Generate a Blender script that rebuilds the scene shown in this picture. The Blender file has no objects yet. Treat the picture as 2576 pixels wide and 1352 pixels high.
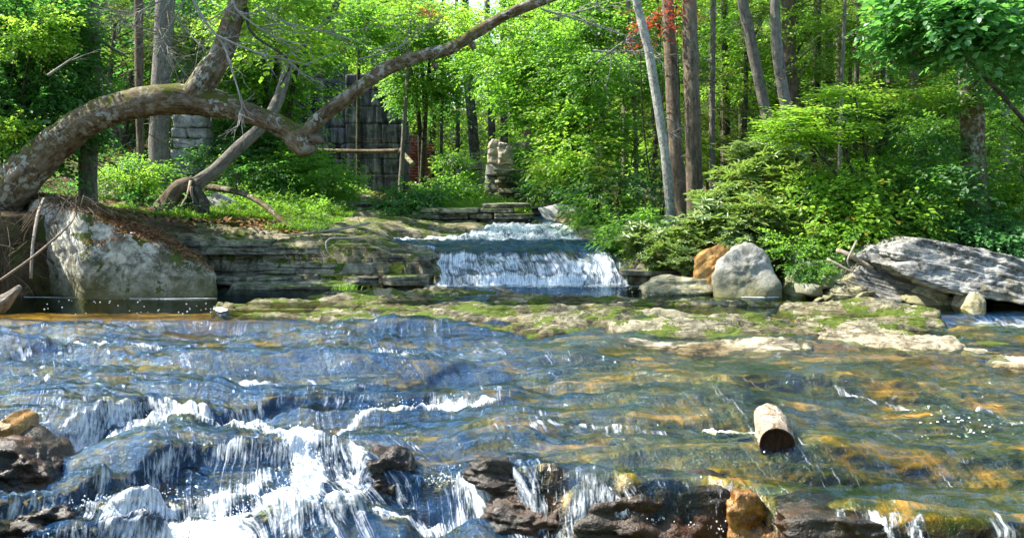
import bpy, bmesh, math, random
import numpy as np
from mathutils import Vector, Matrix

C = bpy.context.scene
# ------------------------------------------------------------------ camera, light
FPX, CX, CY, HOR, CAMZ = 2474.0, 1288.0, 676.0, 430.0, 1.8      # photograph measured at 2576 x 1352
PITCH = math.atan((CY - HOR) / FPX)
cam_data = bpy.data.cameras.new('camera')
cam_data.sensor_width = 36.0
cam_data.lens = FPX / 2576.0 * 36.0
cam_data.clip_start, cam_data.clip_end = 0.1, 900.0
cam = bpy.data.objects.new('camera', cam_data)
C.collection.objects.link(cam)
cam.location = (0, 0, CAMZ)
cam.rotation_euler = (math.pi / 2 - PITCH, 0, 0)
C.camera = cam

SUN_DIR = Vector((-0.64, 0.16, 0.75)).normalized()              # towards the sun
world = bpy.data.worlds.new("World")
C.world = world
world.use_nodes = True
wn = world.node_tree.nodes
sky = wn.new('ShaderNodeTexSky')
sky.sky_type = 'NISHITA'
sky.sun_disc = False
sky.sun_elevation = math.asin(SUN_DIR.z)
sky.sun_rotation = math.atan2(SUN_DIR.x, SUN_DIR.y)
wn['Background'].inputs[1].default_value = 0.15
world.node_tree.links.new(sky.outputs[0], wn['Background'].inputs[0])
sun_data = bpy.data.lights.new('sun', 'SUN')
sun_data.energy = 5.0
sun_data.angle = math.radians(0.5)
sun_data.color = (1.0, 0.93, 0.80)
sun = bpy.data.objects.new('sun', sun_data)
C.collection.objects.link(sun)
sun.rotation_euler = (-SUN_DIR).to_track_quat('-Z', 'Y').to_euler()
C.view_settings.view_transform = 'Standard'
C.view_settings.look = 'None'
C.view_settings.gamma = 1.0
C.view_settings.use_curve_mapping = False
C.view_settings.exposure = 1.6
C.cycles.max_bounces = 6
C.cycles.diffuse_bounces = 5
C.cycles.glossy_bounces = 3
C.cycles.transmission_bounces = 4
C.cycles.transparent_max_bounces = 8
C.cycles.caustics_reflective = False
C.cycles.caustics_refractive = False

# ------------------------------------------------------------------ measuring from the photograph
def raydir(px, py):
    r = (px - CX) / FPX; u = (CY - py) / FPX
    c, s = math.cos(PITCH), math.sin(PITCH)
    return Vector((r, c + u * s, -s + u * c))

def P(px, py, D):
    """point seen at px,py at distance D along +Y"""
    d = raydir(px, py)
    return Vector((0, 0, CAMZ)) + d * (D / d.y)

def Pz(px, py, z):
    d = raydir(px, py)
    return Vector((0, 0, CAMZ)) + d * ((z - CAMZ) / d.z)

# ------------------------------------------------------------------ numpy noise
_rs = np.random.RandomState(7)
_perm = _rs.permutation(512)
_perm = np.concatenate([_perm, _perm, _perm])
_grad = _rs.normal(size=(512, 3)); _grad /= np.linalg.norm(_grad, axis=1)[:, None]

def perlin(x, y, z):
    x, y, z = np.broadcast_arrays(np.asarray(x, float), np.asarray(y, float), np.asarray(z, float))
    xi, yi, zi = np.floor(x).astype(int), np.floor(y).astype(int), np.floor(z).astype(int)
    xf, yf, zf = x - xi, y - yi, z - zi
    u, v, w = [t * t * t * (t * (t * 6 - 15) + 10) for t in (xf, yf, zf)]
    out = 0
    for dx in (0, 1):
        for dy in (0, 1):
            for dz in (0, 1):
                h = _perm[(_perm[(_perm[(xi + dx) & 511] + yi + dy) & 511] + zi + dz) & 511]
                g = _grad[h]
                dot = g[..., 0] * (xf - dx) + g[..., 1] * (yf - dy) + g[..., 2] * (zf - dz)
                out = out + dot * (u if dx else 1 - u) * (v if dy else 1 - v) * (w if dz else 1 - w)
    return out * 1.6

def fbm(x, y, z=0.0, o=4, g=0.5):
    a, s, out = 1.0, 1.0, 0
    for i in range(o):
        out = out + a * perlin(np.asarray(x) * s + 13.7 * i, np.asarray(y) * s + 5.1 * i, np.asarray(z) * s + 9.3 * i)
        a *= g; s *= 2.03
    return out

def sstep(e0, e1, x):
    t = np.clip((x - e0) / (e1 - e0), 0, 1)
    return t * t * (3 - 2 * t)

def seg_dist(X, Y, pts, closed=False):
    """distance from X,Y to a polyline, plus inside test when closed"""
    d = np.full(np.shape(X), 1e9)
    inside = np.zeros(np.shape(X), bool)
    n = len(pts)
    for i in range(n if closed else n - 1):
        ax, ay = pts[i][0], pts[i][1]; bx, by = pts[(i + 1) % n][0], pts[(i + 1) % n][1]
        ex, ey = bx - ax, by - ay
        t = np.clip(((X - ax) * ex + (Y - ay) * ey) / (ex * ex + ey * ey + 1e-12), 0, 1)
        d = np.minimum(d, np.hypot(X - ax - t * ex, Y - ay - t * ey))
        if closed:
            cond = ((ay > Y) != (by > Y))
            xx = ax + (Y - ay) * ex / (ey if abs(ey) > 1e-12 else 1e-12)
            inside ^= cond & (X < xx)
    return (d, inside) if closed else d

# ------------------------------------------------------------------ objects
def mesh_from(name, V, F, mats, smooth=True, attrs=None, midx=None):
    V = np.asarray(V, np.float32)
    me = bpy.data.meshes.new(name)
    if isinstance(F, np.ndarray):
        k = F.shape[1]
        me.vertices.add(len(V)); me.vertices.foreach_set('co', V.ravel())
        me.loops.add(F.size); me.loops.foreach_set('vertex_index', F.astype(np.int32).ravel())
        me.polygons.add(len(F))
        me.polygons.foreach_set('loop_start', np.arange(0, F.size, k, dtype=np.int32))
        me.update(calc_edges=True)
    else:
        me.from_pydata([tuple(v) for v in V], [], F)
    for m in (mats if isinstance(mats, (list, tuple)) else [mats]):
        me.materials.append(m)
    if midx is not None:
        me.polygons.foreach_set('material_index', np.asarray(midx, np.int32))
    if attrs:
        for k_, a in attrs.items():
            a = np.asarray(a, np.float32)
            if a.ndim == 1:
                at = me.attributes.new(k_, 'FLOAT', 'POINT'); at.data.foreach_set('value', a)
            else:
                at = me.attributes.new(k_, 'FLOAT_VECTOR', 'POINT'); at.data.foreach_set('vector', a.ravel())
    me.polygons.foreach_set('use_smooth', np.full(len(me.polygons), bool(smooth)))
    me.update()
    return me

def link(name, data, parent=None, loc=None):
    o = bpy.data.objects.new(name, data)
    C.collection.objects.link(o)
    if parent is not None: o.parent = parent
    if loc is not None: o.location = loc
    return o

def tag(o, label=None, cat=None, group=None, kind=None):
    if label: o['label'] = label
    if cat: o['category'] = cat
    if group: o['group'] = group
    if kind: o['kind'] = kind
    return o

def thing(name, label, cat, loc=(0, 0, 0), group=None):
    o = link(name, None, None, loc)
    o.empty_display_size = 0.2
    return tag(o, label, cat, group)

def put(name, V, F, mats, base=None, parent=None, **kw):
    """mesh given in world coordinates, stored relative to base (top level) or to its parent"""
    V = np.asarray(V, float)
    off = np.zeros(3)
    if parent is not None:
        p = parent
        while p is not None:
            off += np.array(p.location); p = p.parent
        loc = None
    if base is not None:
        loc = np.array(base, float) - off
        off = np.array(base, float)
    elif parent is None:
        base = np.array([V[:, 0].mean(), V[:, 1].mean(), V[:, 2].min()])
        loc = base; off = base
    me = mesh_from(name, V - off, F, mats, **kw)
    return link(name, me, parent, loc)

def grid_faces(nx, ny, keep=None):
    i = np.arange(nx * ny).reshape(ny, nx)
    q = np.stack([i[:-1, :-1], i[:-1, 1:], i[1:, 1:], i[1:, :-1]], -1).reshape(-1, 4)
    if keep is not None:
        q = q[keep.ravel()[q].all(axis=1)]
    return q

def compact(V, F, attrs=None):
    used = np.zeros(len(V), bool); used[F.ravel()] = True
    m = np.cumsum(used) - 1
    return V[used], m[F], ({k: a[used] for k, a in attrs.items()} if attrs else None)

# ------------------------------------------------------------------ materials
class NT:
    def __init__(s, name):
        s.m = bpy.data.materials.new(name); s.m.use_nodes = True
        s.t = s.m.node_tree; s.t.nodes.clear()
        s.out = s.n('ShaderNodeOutputMaterial')
    def n(s, typ, **kw):
        n = s.t.nodes.new(typ)
        for k, v in kw.items():
            if k.startswith('_'): setattr(n, k[1:], v)
        return n
    def l(s, a, b): s.t.links.new(a, b)
    def val(s, sock, v):
        if hasattr(v, 'links') or isinstance(v, bpy.types.NodeSocket): s.l(v, sock)
        else: sock.default_value = v
    def coord(s, kind='Object', scale=(1, 1, 1), rot=(0, 0, 0), attr=None):
        mp = s.n('ShaderNodeMapping')
        mp.inputs['Scale'].default_value = scale; mp.inputs['Rotation'].default_value = rot
        if attr:
            a = s.n('ShaderNodeAttribute', _attribute_name=attr); s.l(a.outputs['Vector'], mp.inputs[0])
        elif kind == 'World':
            g = s.n('ShaderNodeNewGeometry'); s.l(g.outputs['Position'], mp.inputs[0])
        else:
            tc = s.n('ShaderNodeTexCoord'); s.l(tc.outputs[kind], mp.inputs[0])
        return mp.outputs[0]
    def attr(s, name):
        return s.n('ShaderNodeAttribute', _attribute_name=name).outputs['Fac']
    def noise(s, co, scale, detail=4, rough=0.55, dist=0.0):
        n = s.n('ShaderNodeTexNoise'); s.l(co, n.inputs['Vector'])
        n.inputs['Scale'].default_value = scale; n.inputs['Detail'].default_value = detail
        n.inputs['Roughness'].default_value = rough; n.inputs['Distortion'].default_value = dist
        return n.outputs['Fac']
    def voro(s, co, scale, feature='F1', out='Distance'):
        n = s.n('ShaderNodeTexVoronoi', _feature=feature); s.l(co, n.inputs['Vector'])
        n.inputs['Scale'].default_value = scale
        return n.outputs[out]
    def ramp(s, f, stops):
        n = s.n('ShaderNodeValToRGB'); s.l(f, n.inputs[0])
        e = n.color_ramp.elements
        while len(e) < len(stops): e.new(0.5)
        for el, (p, c) in zip(e, stops):
            el.position = p
            el.color = (c, c, c, 1) if isinstance(c, (int, float)) else tuple(c) + (1,)
        return n.outputs[0]
    def math(s, op, a, b=0.0, clamp=False):
        n = s.n('ShaderNodeMath', _operation=op); n.use_clamp = clamp
        s.val(n.inputs[0], a); s.val(n.inputs[1], b)
        return n.outputs[0]
    def mix(s, f, a, b, mode='MIX'):
        n = s.n('ShaderNodeMix', _data_type='RGBA', _blend_type=mode)
        s.val(n.inputs[0], f)
        for i, v in ((6, a), (7, b)):
            if isinstance(v, tuple): n.inputs[i].default_value = v + (1,) if len(v) == 3 else v
            else: s.l(v, n.inputs[i])
        return n.outputs[2]
    def bump(s, h, strength=0.5, dist=0.02, normal=None):
        n = s.n('ShaderNodeBump'); s.l(h, n.inputs['Height'])
        n.inputs['Strength'].default_value = strength; n.inputs['Distance'].default_value = dist
        if normal is not None: s.l(normal, n.inputs['Normal'])
        return n.outputs[0]
    def upness(s):
        g = s.n('ShaderNodeNewGeometry'); x = s.n('ShaderNodeSeparateXYZ'); s.l(g.outputs['Normal'], x.inputs[0])
        return x.outputs[2]
    def bsdf(s, color, rough=0.8, normal=None, spec=0.3):
        b = s.n('ShaderNodeBsdfPrincipled')
        s.val(b.inputs['Base Color'], color if not isinstance(color, tuple) else color + (1,))
        s.val(b.inputs['Roughness'], rough)
        b.inputs['Specular IOR Level'].default_value = spec
        if normal is not None: s.l(normal, b.inputs['Normal'])
        s.l(b.outputs[0], s.out.inputs[0])
        return b

def rock_mat(name, dark, mid, light, moss=0.0, lichen=0.3, rough=0.85, strata=0.0, sc=1.0, bump=0.7, spec=0.3,
             mosscol=(0.06, 0.11, 0.015), tint=None, low=None, mott=0.4, wet=None):
    t = NT(name)
    co = t.coord('World', (sc, sc, sc))
    big = t.noise(co, 1.3, 5, 0.6, 0.4)
    fine = t.noise(co, 9.0, 6, 0.7)
    f = t.math('ADD', t.math('MULTIPLY', big, 0.55), t.math('MULTIPLY', fine, 0.45))
    f = t.math('ADD', f, t.math('MULTIPLY', t.math('SUBTRACT', t.noise(co, 4.5, 5, 0.75, 0.8), 0.5), mott))
    col = t.ramp(f, [(0.36, dark), (0.48, mid), (0.60, light)])
    h = t.math('ADD', t.math('MULTIPLY', fine, 0.6), t.math('MULTIPLY', t.noise(co, 30, 3, 0.6), 0.3))
    if strata:
        cs = t.coord('World', (sc * 0.7, sc * 0.9, sc * 14), (0, 0.05, 0))
        s1 = t.noise(cs, 1.6, 5, 0.65, 0.3)
        line = t.ramp(s1, [(0.36, 0.0), (0.46, 1.0), (0.56, 0.75), (0.62, 1.0)])
        col = t.mix(strata, col, t.mix(1.0, col, line, 'MULTIPLY'))
        h = t.math('ADD', h, t.math('MULTIPLY', line, 1.2 * strata))
    crack = t.ramp(t.noise(co, 4.0, 5, 0.75, 1.5), [(0.475, 1.0), (0.50, 0.25), (0.525, 1.0)])
    crm = t.math('GREATER_THAN', t.noise(co, 1.1, 2), 0.52)
    col = t.mix(t.math('MULTIPLY', crm, 0.6), col, t.mix(1.0, col, crack, 'MULTIPLY'))
    if lichen:
        lf = t.ramp(t.noise(co, 14, 4, 0.7, 0.2), [(0.57, 0.0), (0.63, 1.0)])
        col = t.mix(t.math('MULTIPLY', lf, lichen), col, (0.42, 0.44, 0.40))
    if tint:
        tf = t.ramp(t.noise(co, 0.9, 3, 0.6, 0.5), [(0.48, 0.0), (0.62, 1.0)])
        col = t.mix(t.math('MULTIPLY', tf, 0.8), col, tint)
    if low:     # water line stain: the foot of the rock is algae coloured
        g = t.n('ShaderNodeNewGeometry'); x = t.n('ShaderNodeSeparateXYZ'); t.l(g.outputs['Position'], x.inputs[0])
        zz = t.math('ADD', x.outputs[2], t.math('MULTIPLY', big, 0.5))
        lf = t.ramp(zz, [(0.28, 1.0), (0.75, 0.0)])
        col = t.mix(t.math('MULTIPLY', lf, 0.85), col, low)
    if wet:     # dark damp band next to the water
        g = t.n('ShaderNodeNewGeometry'); x = t.n('ShaderNodeSeparateXYZ'); t.l(g.outputs['Position'], x.inputs[0])
        zz = t.math('ADD', x.outputs[2], t.math('MULTIPLY', t.math('SUBTRACT', big, 0.5), 0.22))
        wf = t.n('ShaderNodeMapRange'); t.l(zz, wf.inputs[0]); wf.inputs[1].default_value = wet[1]; wf.inputs[2].default_value = wet[0]
        col = t.mix(t.math('MULTIPLY', wf.outputs[0], 0.85), col, t.mix(1.0, col, wet[2], 'MULTIPLY'))
    if moss is not None and moss != 0:
        up = t.upness()
        mf = t.math('ADD', t.math('MULTIPLY', t.noise(co, 2.6, 5, 0.7), 1.5), t.math('MULTIPLY', up, 0.25))
        mf = t.ramp(mf, [(1.02 - moss * 0.35, 0.0), (1.10 - moss * 0.35, 1.0)])
        mc = t.mix(t.noise(co, 20, 3), mosscol, (mosscol[0] * 2.2, mosscol[1] * 2.0, mosscol[2] * 1.3))
        col = t.mix(mf, col, mc)
        h = t.math('ADD', h, t.math('MULTIPLY', mf, 0.5))
    t.bsdf(col, rough, t.bump(h, bump, 0.03), spec)
    return t.m

def bark_mat(name, dark, light, lich=0.4, lichcol=(0.36, 0.40, 0.34), moss=0.0, vert=1.0, rough=0.9):
    t = NT(name)
    co = t.coord(attr='bark')
    cs = t.coord(attr='bark', scale=(1, 1, 0.22 * vert))
    a = t.noise(cs, 26, 5, 0.7, 0.6)
    b = t.noise(co, 3.0, 4, 0.6)
    col = t.ramp(t.math('ADD', t.math('MULTIPLY', a, 0.7), t.math('MULTIPLY', b, 0.3)), [(0.38, dark), (0.60, light)])
    h = a
    if lich:
        lf = t.ramp(t.noise(co, 11, 4, 0.65, 0.3), [(0.50, 0.0), (0.56, 1.0)])
        lf = t.math('MULTIPLY', lf, t.ramp(t.noise(co, 1.7, 3), [(0.40, 0.15), (0.60, 1.0)]))
        col = t.mix(t.math('MULTIPLY', lf, lich), col, lichcol)
        h = t.math('ADD', h, t.math('MULTIPLY', lf, 0.25))
    if moss:
        mf = t.ramp(t.math('ADD', t.noise(co, 5, 4, 0.7), t.math('MULTIPLY', t.upness(), 0.12)), [(0.62 - 0.1 * moss, 0.0), (0.70 - 0.1 * moss, 1.0)])
        col = t.mix(mf, col, (0.075, 0.085, 0.012))
    t.bsdf(col, rough, t.bump(h, 0.9, 0.03), 0.2)
    return t.m

def leaf_mat(name, c1, c2, trans, gloss=0.06, grough=0.35, tamt=0.5, patch=0.0, patchcol=None):
    """leaf blades: per-leaf colour variation, light passing through"""
    t = NT(name)
    g = t.n('ShaderNodeNewGeometry')
    rnd = g.outputs['Random Per Island']
    col = t.mix(rnd, c1, c2)
    tr = t.mix(rnd, trans, tuple(c * 0.6 for c in trans))
    if patchcol:
        pf = t.ramp(t.math('FRACT', t.math('MULTIPLY', rnd, 7.31)), [(1 - patch - 0.001, 0.0), (1 - patch, 1.0)])
        col = t.mix(pf, col, patchcol); tr = t.mix(pf, tr, patchcol)
    d = t.n('ShaderNodeBsdfDiffuse'); t.l(col, d.inputs[0])
    r = t.n('ShaderNodeBsdfTranslucent'); t.l(tr, r.inputs[0])
    gl = t.n('ShaderNodeBsdfGlossy'); gl.inputs['Roughness'].default_value = grough; gl.inputs[0].default_value = (0.9, 0.95, 1, 1)
    m1 = t.n('ShaderNodeMixShader'); m1.inputs[0].default_value = tamt
    t.l(d.outputs[0], m1.inputs[1]); t.l(r.outputs[0], m1.inputs[2])
    m2 = t.n('ShaderNodeMixShader'); m2.inputs[0].default_value = gloss
    t.l(m1.outputs[0], m2.inputs[1]); t.l(gl.outputs[0], m2.inputs[2])
    t.l(m2.outputs[0], t.out.inputs[0])
    return t.m

def streak_mat():
    t = NT('stained_wall_stone')
    co = t.coord('World'); cv = t.coord('World', (1, 1, 0.12))
    a = t.noise(cv, 4.0, 6, 0.7, 0.3); b = t.noise(co, 3.0, 6, 0.7, 0.5)
    f = t.math('ADD', t.math('MULTIPLY', a, 0.65), t.math('MULTIPLY', b, 0.35))
    col = t.ramp(f, [(0.42, (0.018, 0.018, 0.020)), (0.51, (0.085, 0.085, 0.09)), (0.62, (0.30, 0.29, 0.27))])
    t.bsdf(col, 0.9, t.bump(b, 0.8, 0.05), 0.2)
    return t.m
M = {}
M['boulder'] = rock_mat('boulder_stone', (0.08, 0.08, 0.055), (0.27, 0.265, 0.21), (0.54, 0.52, 0.43), moss=0.2, lichen=0.6, mott=0.9, low=(0.10, 0.10, 0.035), mosscol=(0.04, 0.06, 0.012), bump=1.0)
M['graystone'] = rock_mat('grey_stone', (0.11, 0.11, 0.10), (0.22, 0.225, 0.21), (0.36, 0.36, 0.345), moss=0.0, lichen=0.4, mott=0.8, bump=1.0, low=(0.15, 0.14, 0.05))
M['orangestone'] = rock_mat('rusty_stone', (0.10, 0.05, 0.012), (0.24, 0.12, 0.03), (0.36, 0.22, 0.07), lichen=0.1)
M['tanstone'] = rock_mat('tan_stone', (0.11, 0.10, 0.05), (0.25, 0.23, 0.13), (0.38, 0.36, 0.24), lichen=0.2, mott=0.9, strata=0.3)
M['slab'] = rock_mat('shelf_stone', (0.07, 0.066, 0.04), (0.20, 0.185, 0.12), (0.34, 0.31, 0.21), moss=0.06, mott=1.1, wet=(0.0, 0.045, (0.30, 0.27, 0.16)), lichen=0.1, strata=0.7, bump=1.0, mosscol=(0.045, 0.07, 0.008), tint=(0.22, 0.19, 0.10))
M['paleslab'] = rock_mat('pale_shelf_stone', (0.12, 0.10, 0.06), (0.32, 0.28, 0.19), (0.46, 0.41, 0.29), moss=-0.2, mott=1.0, wet=(-0.06, -0.025, (0.35, 0.29, 0.16)), lichen=0.1, strata=0.6, bump=1.0, mosscol=(0.12, 0.13, 0.015))
M['strata'] = rock_mat('layered_stone', (0.06, 0.06, 0.045), (0.17, 0.165, 0.12), (0.42, 0.40, 0.30), moss=0.15, mott=0.6, lichen=0.2, strata=0.85, mosscol=(0.045, 0.08, 0.012), bump=1.0)
M['bigslab'] = rock_mat('grey_layered_stone', (0.06, 0.06, 0.055), (0.18, 0.18, 0.17), (0.36, 0.36, 0.34), moss=-0.05, mott=0.8, lichen=0.6, strata=0.3, tint=(0.26, 0.22, 0.10), bump=1.0)
M['masonry'] = rock_mat('old_masonry', (0.07, 0.07, 0.065), (0.19, 0.19, 0.18), (0.36, 0.36, 0.34), moss=0.2, lichen=0.3, mosscol=(0.05, 0.075, 0.02))
M['streakwall'] = streak_mat()
M['palemasonry'] = rock_mat('stained_masonry', (0.12, 0.10, 0.08), (0.30, 0.26, 0.21), (0.50, 0.44, 0.36), lichen=0.1)
M['brick'] = rock_mat('red_brick', (0.20, 0.05, 0.03), (0.38, 0.10, 0.06), (0.50, 0.18, 0.12), lichen=0.15, sc=1.5)
M['wetrock'] = rock_mat('wet_dark_rock', (0.005, 0.004, 0.004), (0.018, 0.015, 0.012), (0.055, 0.044, 0.03), lichen=0.0, rough=0.32, spec=0.4, bump=1.0, sc=1.6, tint=(0.060, 0.022, 0.006))
M['wetorange'] = rock_mat('wet_rusty_rock', (0.05, 0.02, 0.006), (0.18, 0.08, 0.015), (0.36, 0.20, 0.05), lichen=0.0, rough=0.25, spec=0.6, bump=1.0, sc=1.6)
M['whitestone'] = rock_mat('white_stone', (0.3, 0.3, 0.29), (0.5, 0.5, 0.49), (0.65, 0.65, 0.64), lichen=0.1)
M['bark_lichen'] = bark_mat('lichen_bark', (0.035, 0.025, 0.013), (0.20, 0.15, 0.09), 0.9, (0.38, 0.40, 0.35), moss=0.6)
M['bark_grey'] = bark_mat('grey_bark', (0.07, 0.062, 0.055), (0.22, 0.20, 0.18), 0.25)
M['bark_brown'] = bark_mat('brown_bark', (0.05, 0.038, 0.026), (0.20, 0.155, 0.11), 0.12)
M['bark_dark'] = bark_mat('dark_bark', (0.02, 0.018, 0.014), (0.085, 0.075, 0.06), 0.25)
M['bark_pale'] = bark_mat('pale_bark', (0.14, 0.135, 0.12), (0.38, 0.37, 0.34), 0.7, (0.45, 0.49, 0.43), vert=3.0)
M['deadwood'] = bark_mat('dead_wood', (0.16, 0.13, 0.10), (0.40, 0.35, 0.29), 0.15)
M['twig_pale'] = bark_mat('pale_twig', (0.20, 0.19, 0.17), (0.42, 0.41, 0.38), 0.3)
M['wetwood'] = bark_mat('wet_cut_wood', (0.012, 0.006, 0.004), (0.045, 0.02, 0.012), 0.0, rough=0.35)
M['driftwood'] = bark_mat('weathered_log', (0.09, 0.055, 0.03), (0.46, 0.38, 0.27), 0.5, (0.6, 0.56, 0.48))
M['leaf_green'] = leaf_mat('green_leaf', (0.05, 0.14, 0.02), (0.13, 0.25, 0.025), (0.36, 0.75, 0.07), 0.03, 0.5, 0.55)
M['leaf_big'] = leaf_mat('large_oval_leaf', (0.045, 0.15, 0.05), (0.10, 0.25, 0.07), (0.22, 0.60, 0.10), 0.04, 0.45)
M['leaf_yellow'] = leaf_mat('yellow_green_leaf', (0.10, 0.24, 0.02), (0.20, 0.34, 0.03), (0.50, 0.86, 0.08), 0.03, 0.5, 0.55, patch=0.03, patchcol=(0.40, 0.30, 0.03))
M['leaf_dark'] = leaf_mat('dark_green_leaf', (0.025, 0.09, 0.02), (0.06, 0.15, 0.03), (0.17, 0.50, 0.07), 0.03, 0.5)
M['leaf_glossy'] = leaf_mat('glossy_leaf', (0.08, 0.17, 0.04), (0.30, 0.38, 0.12), (0.40, 0.62, 0.10), 0.05, 0.45, 0.4, patch=0.03, patchcol=(0.3, 0.2, 0.04))
M['needle'] = leaf_mat('hemlock_needle', (0.035, 0.10, 0.03), (0.09, 0.15, 0.03), (0.32, 0.50, 0.07), 0.02, patch=0.08, patchcol=(0.14, 0.09, 0.03))
M['leaf_red'] = leaf_mat('red_leaf', (0.35, 0.04, 0.02), (0.45, 0.09, 0.03), (0.55, 0.10, 0.04), 0.04)
M['fern'] = leaf_mat('fern_leaf', (0.09, 0.20, 0.02), (0.14, 0.27, 0.03), (0.30, 0.55, 0.05), 0.02)
M['litter'] = leaf_mat('leaf_litter', (0.16, 0.07, 0.03), (0.32, 0.17, 0.08), (0.2, 0.1, 0.05), 0.03, tamt=0.1)

def ground_mat():
    t = NT('forest_floor')
    co = t.coord('World')
    f = t.noise(co, 2.5, 6, 0.7)
    col = t.ramp(f, [(0.35, (0.025, 0.02, 0.012)), (0.5, (0.085, 0.06, 0.035)), (0.62, (0.17, 0.12, 0.07))])
    mf = t.ramp(t.noise(co, 0.8, 5, 0.7), [(0.47, 0.0), (0.56, 1.0)])
    col = t.mix(t.math('MULTIPLY', mf, 0.85), col, t.mix(t.noise(co, 14, 3), (0.035, 0.07, 0.012), (0.10, 0.15, 0.02)))
    t.bsdf(col, 0.95, t.bump(t.noise(co, 12, 5, 0.7), 0.8, 0.05), 0.1)
    return t.m
M['ground'] = ground_mat()

def bed_mat():
    """algae covered bedrock under the water"""
    t = NT('stream_bedrock')
    cs = t.coord('World', (0.55, 1.9, 1.0), (0, 0, 0.12))
    cf = t.coord(attr='flow', scale=(1.0, 0.35, 1.0))
    co = t.coord('World')
    a = t.noise(cs, 2.0, 6, 0.68, 0.5)
    b = t.noise(cf, 11.0, 5, 0.7, 0.3)
    f = t.math('ADD', t.math('MULTIPLY', a, 0.68), t.math('MULTIPLY', b, 0.32))
    left = t.ramp(f, [(0.40, (0.006, 0.010, 0.014)), (0.48, (0.020, 0.022, 0.018)), (0.55, (0.17, 0.12, 0.045)), (0.63, (0.52, 0.34, 0.14))])
    right = t.ramp(f, [(0.40, (0.008, 0.016, 0.004)), (0.47, (0.055, 0.075, 0.006)), (0.54, (0.22, 0.16, 0.010)), (0.62, (0.75, 0.38, 0.04))])
    x = t.n('ShaderNodeSeparateXYZ'); t.l(co, x.inputs[0])
    w = t.ramp(t.math('ADD', t.math('MULTIPLY', x.outputs[0], 0.16), t.math('MULTIPLY', t.noise(co, 0.8, 3), 0.9)), [(0.28, 0.0), (0.62, 1.0)])
    col = t.mix(w, left, right)
    face = t.attr('face')
    org = t.attr('orange')
    col = t.mix(org, col, t.ramp(f, [(0.36, (0.08, 0.035, 0.005)), (0.5, (0.40, 0.18, 0.02)), (0.62, (0.62, 0.36, 0.08))]))
    dk = t.ramp(t.noise(co, 5.0, 6, 0.75, 0.6), [(0.42, (0.003, 0.003, 0.003)), (0.54, (0.018, 0.013, 0.009)), (0.64, (0.09, 0.03, 0.008))])
    col = t.mix(face, col, dk)
    t.bsdf(col, 0.3, t.bump(t.math('ADD', f, t.math('MULTIPLY', t.noise(co, 7, 5, 0.7), 0.8)), 0.9, 0.05), 0.5)
    return t.m
M['bed'] = bed_mat()

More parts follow.
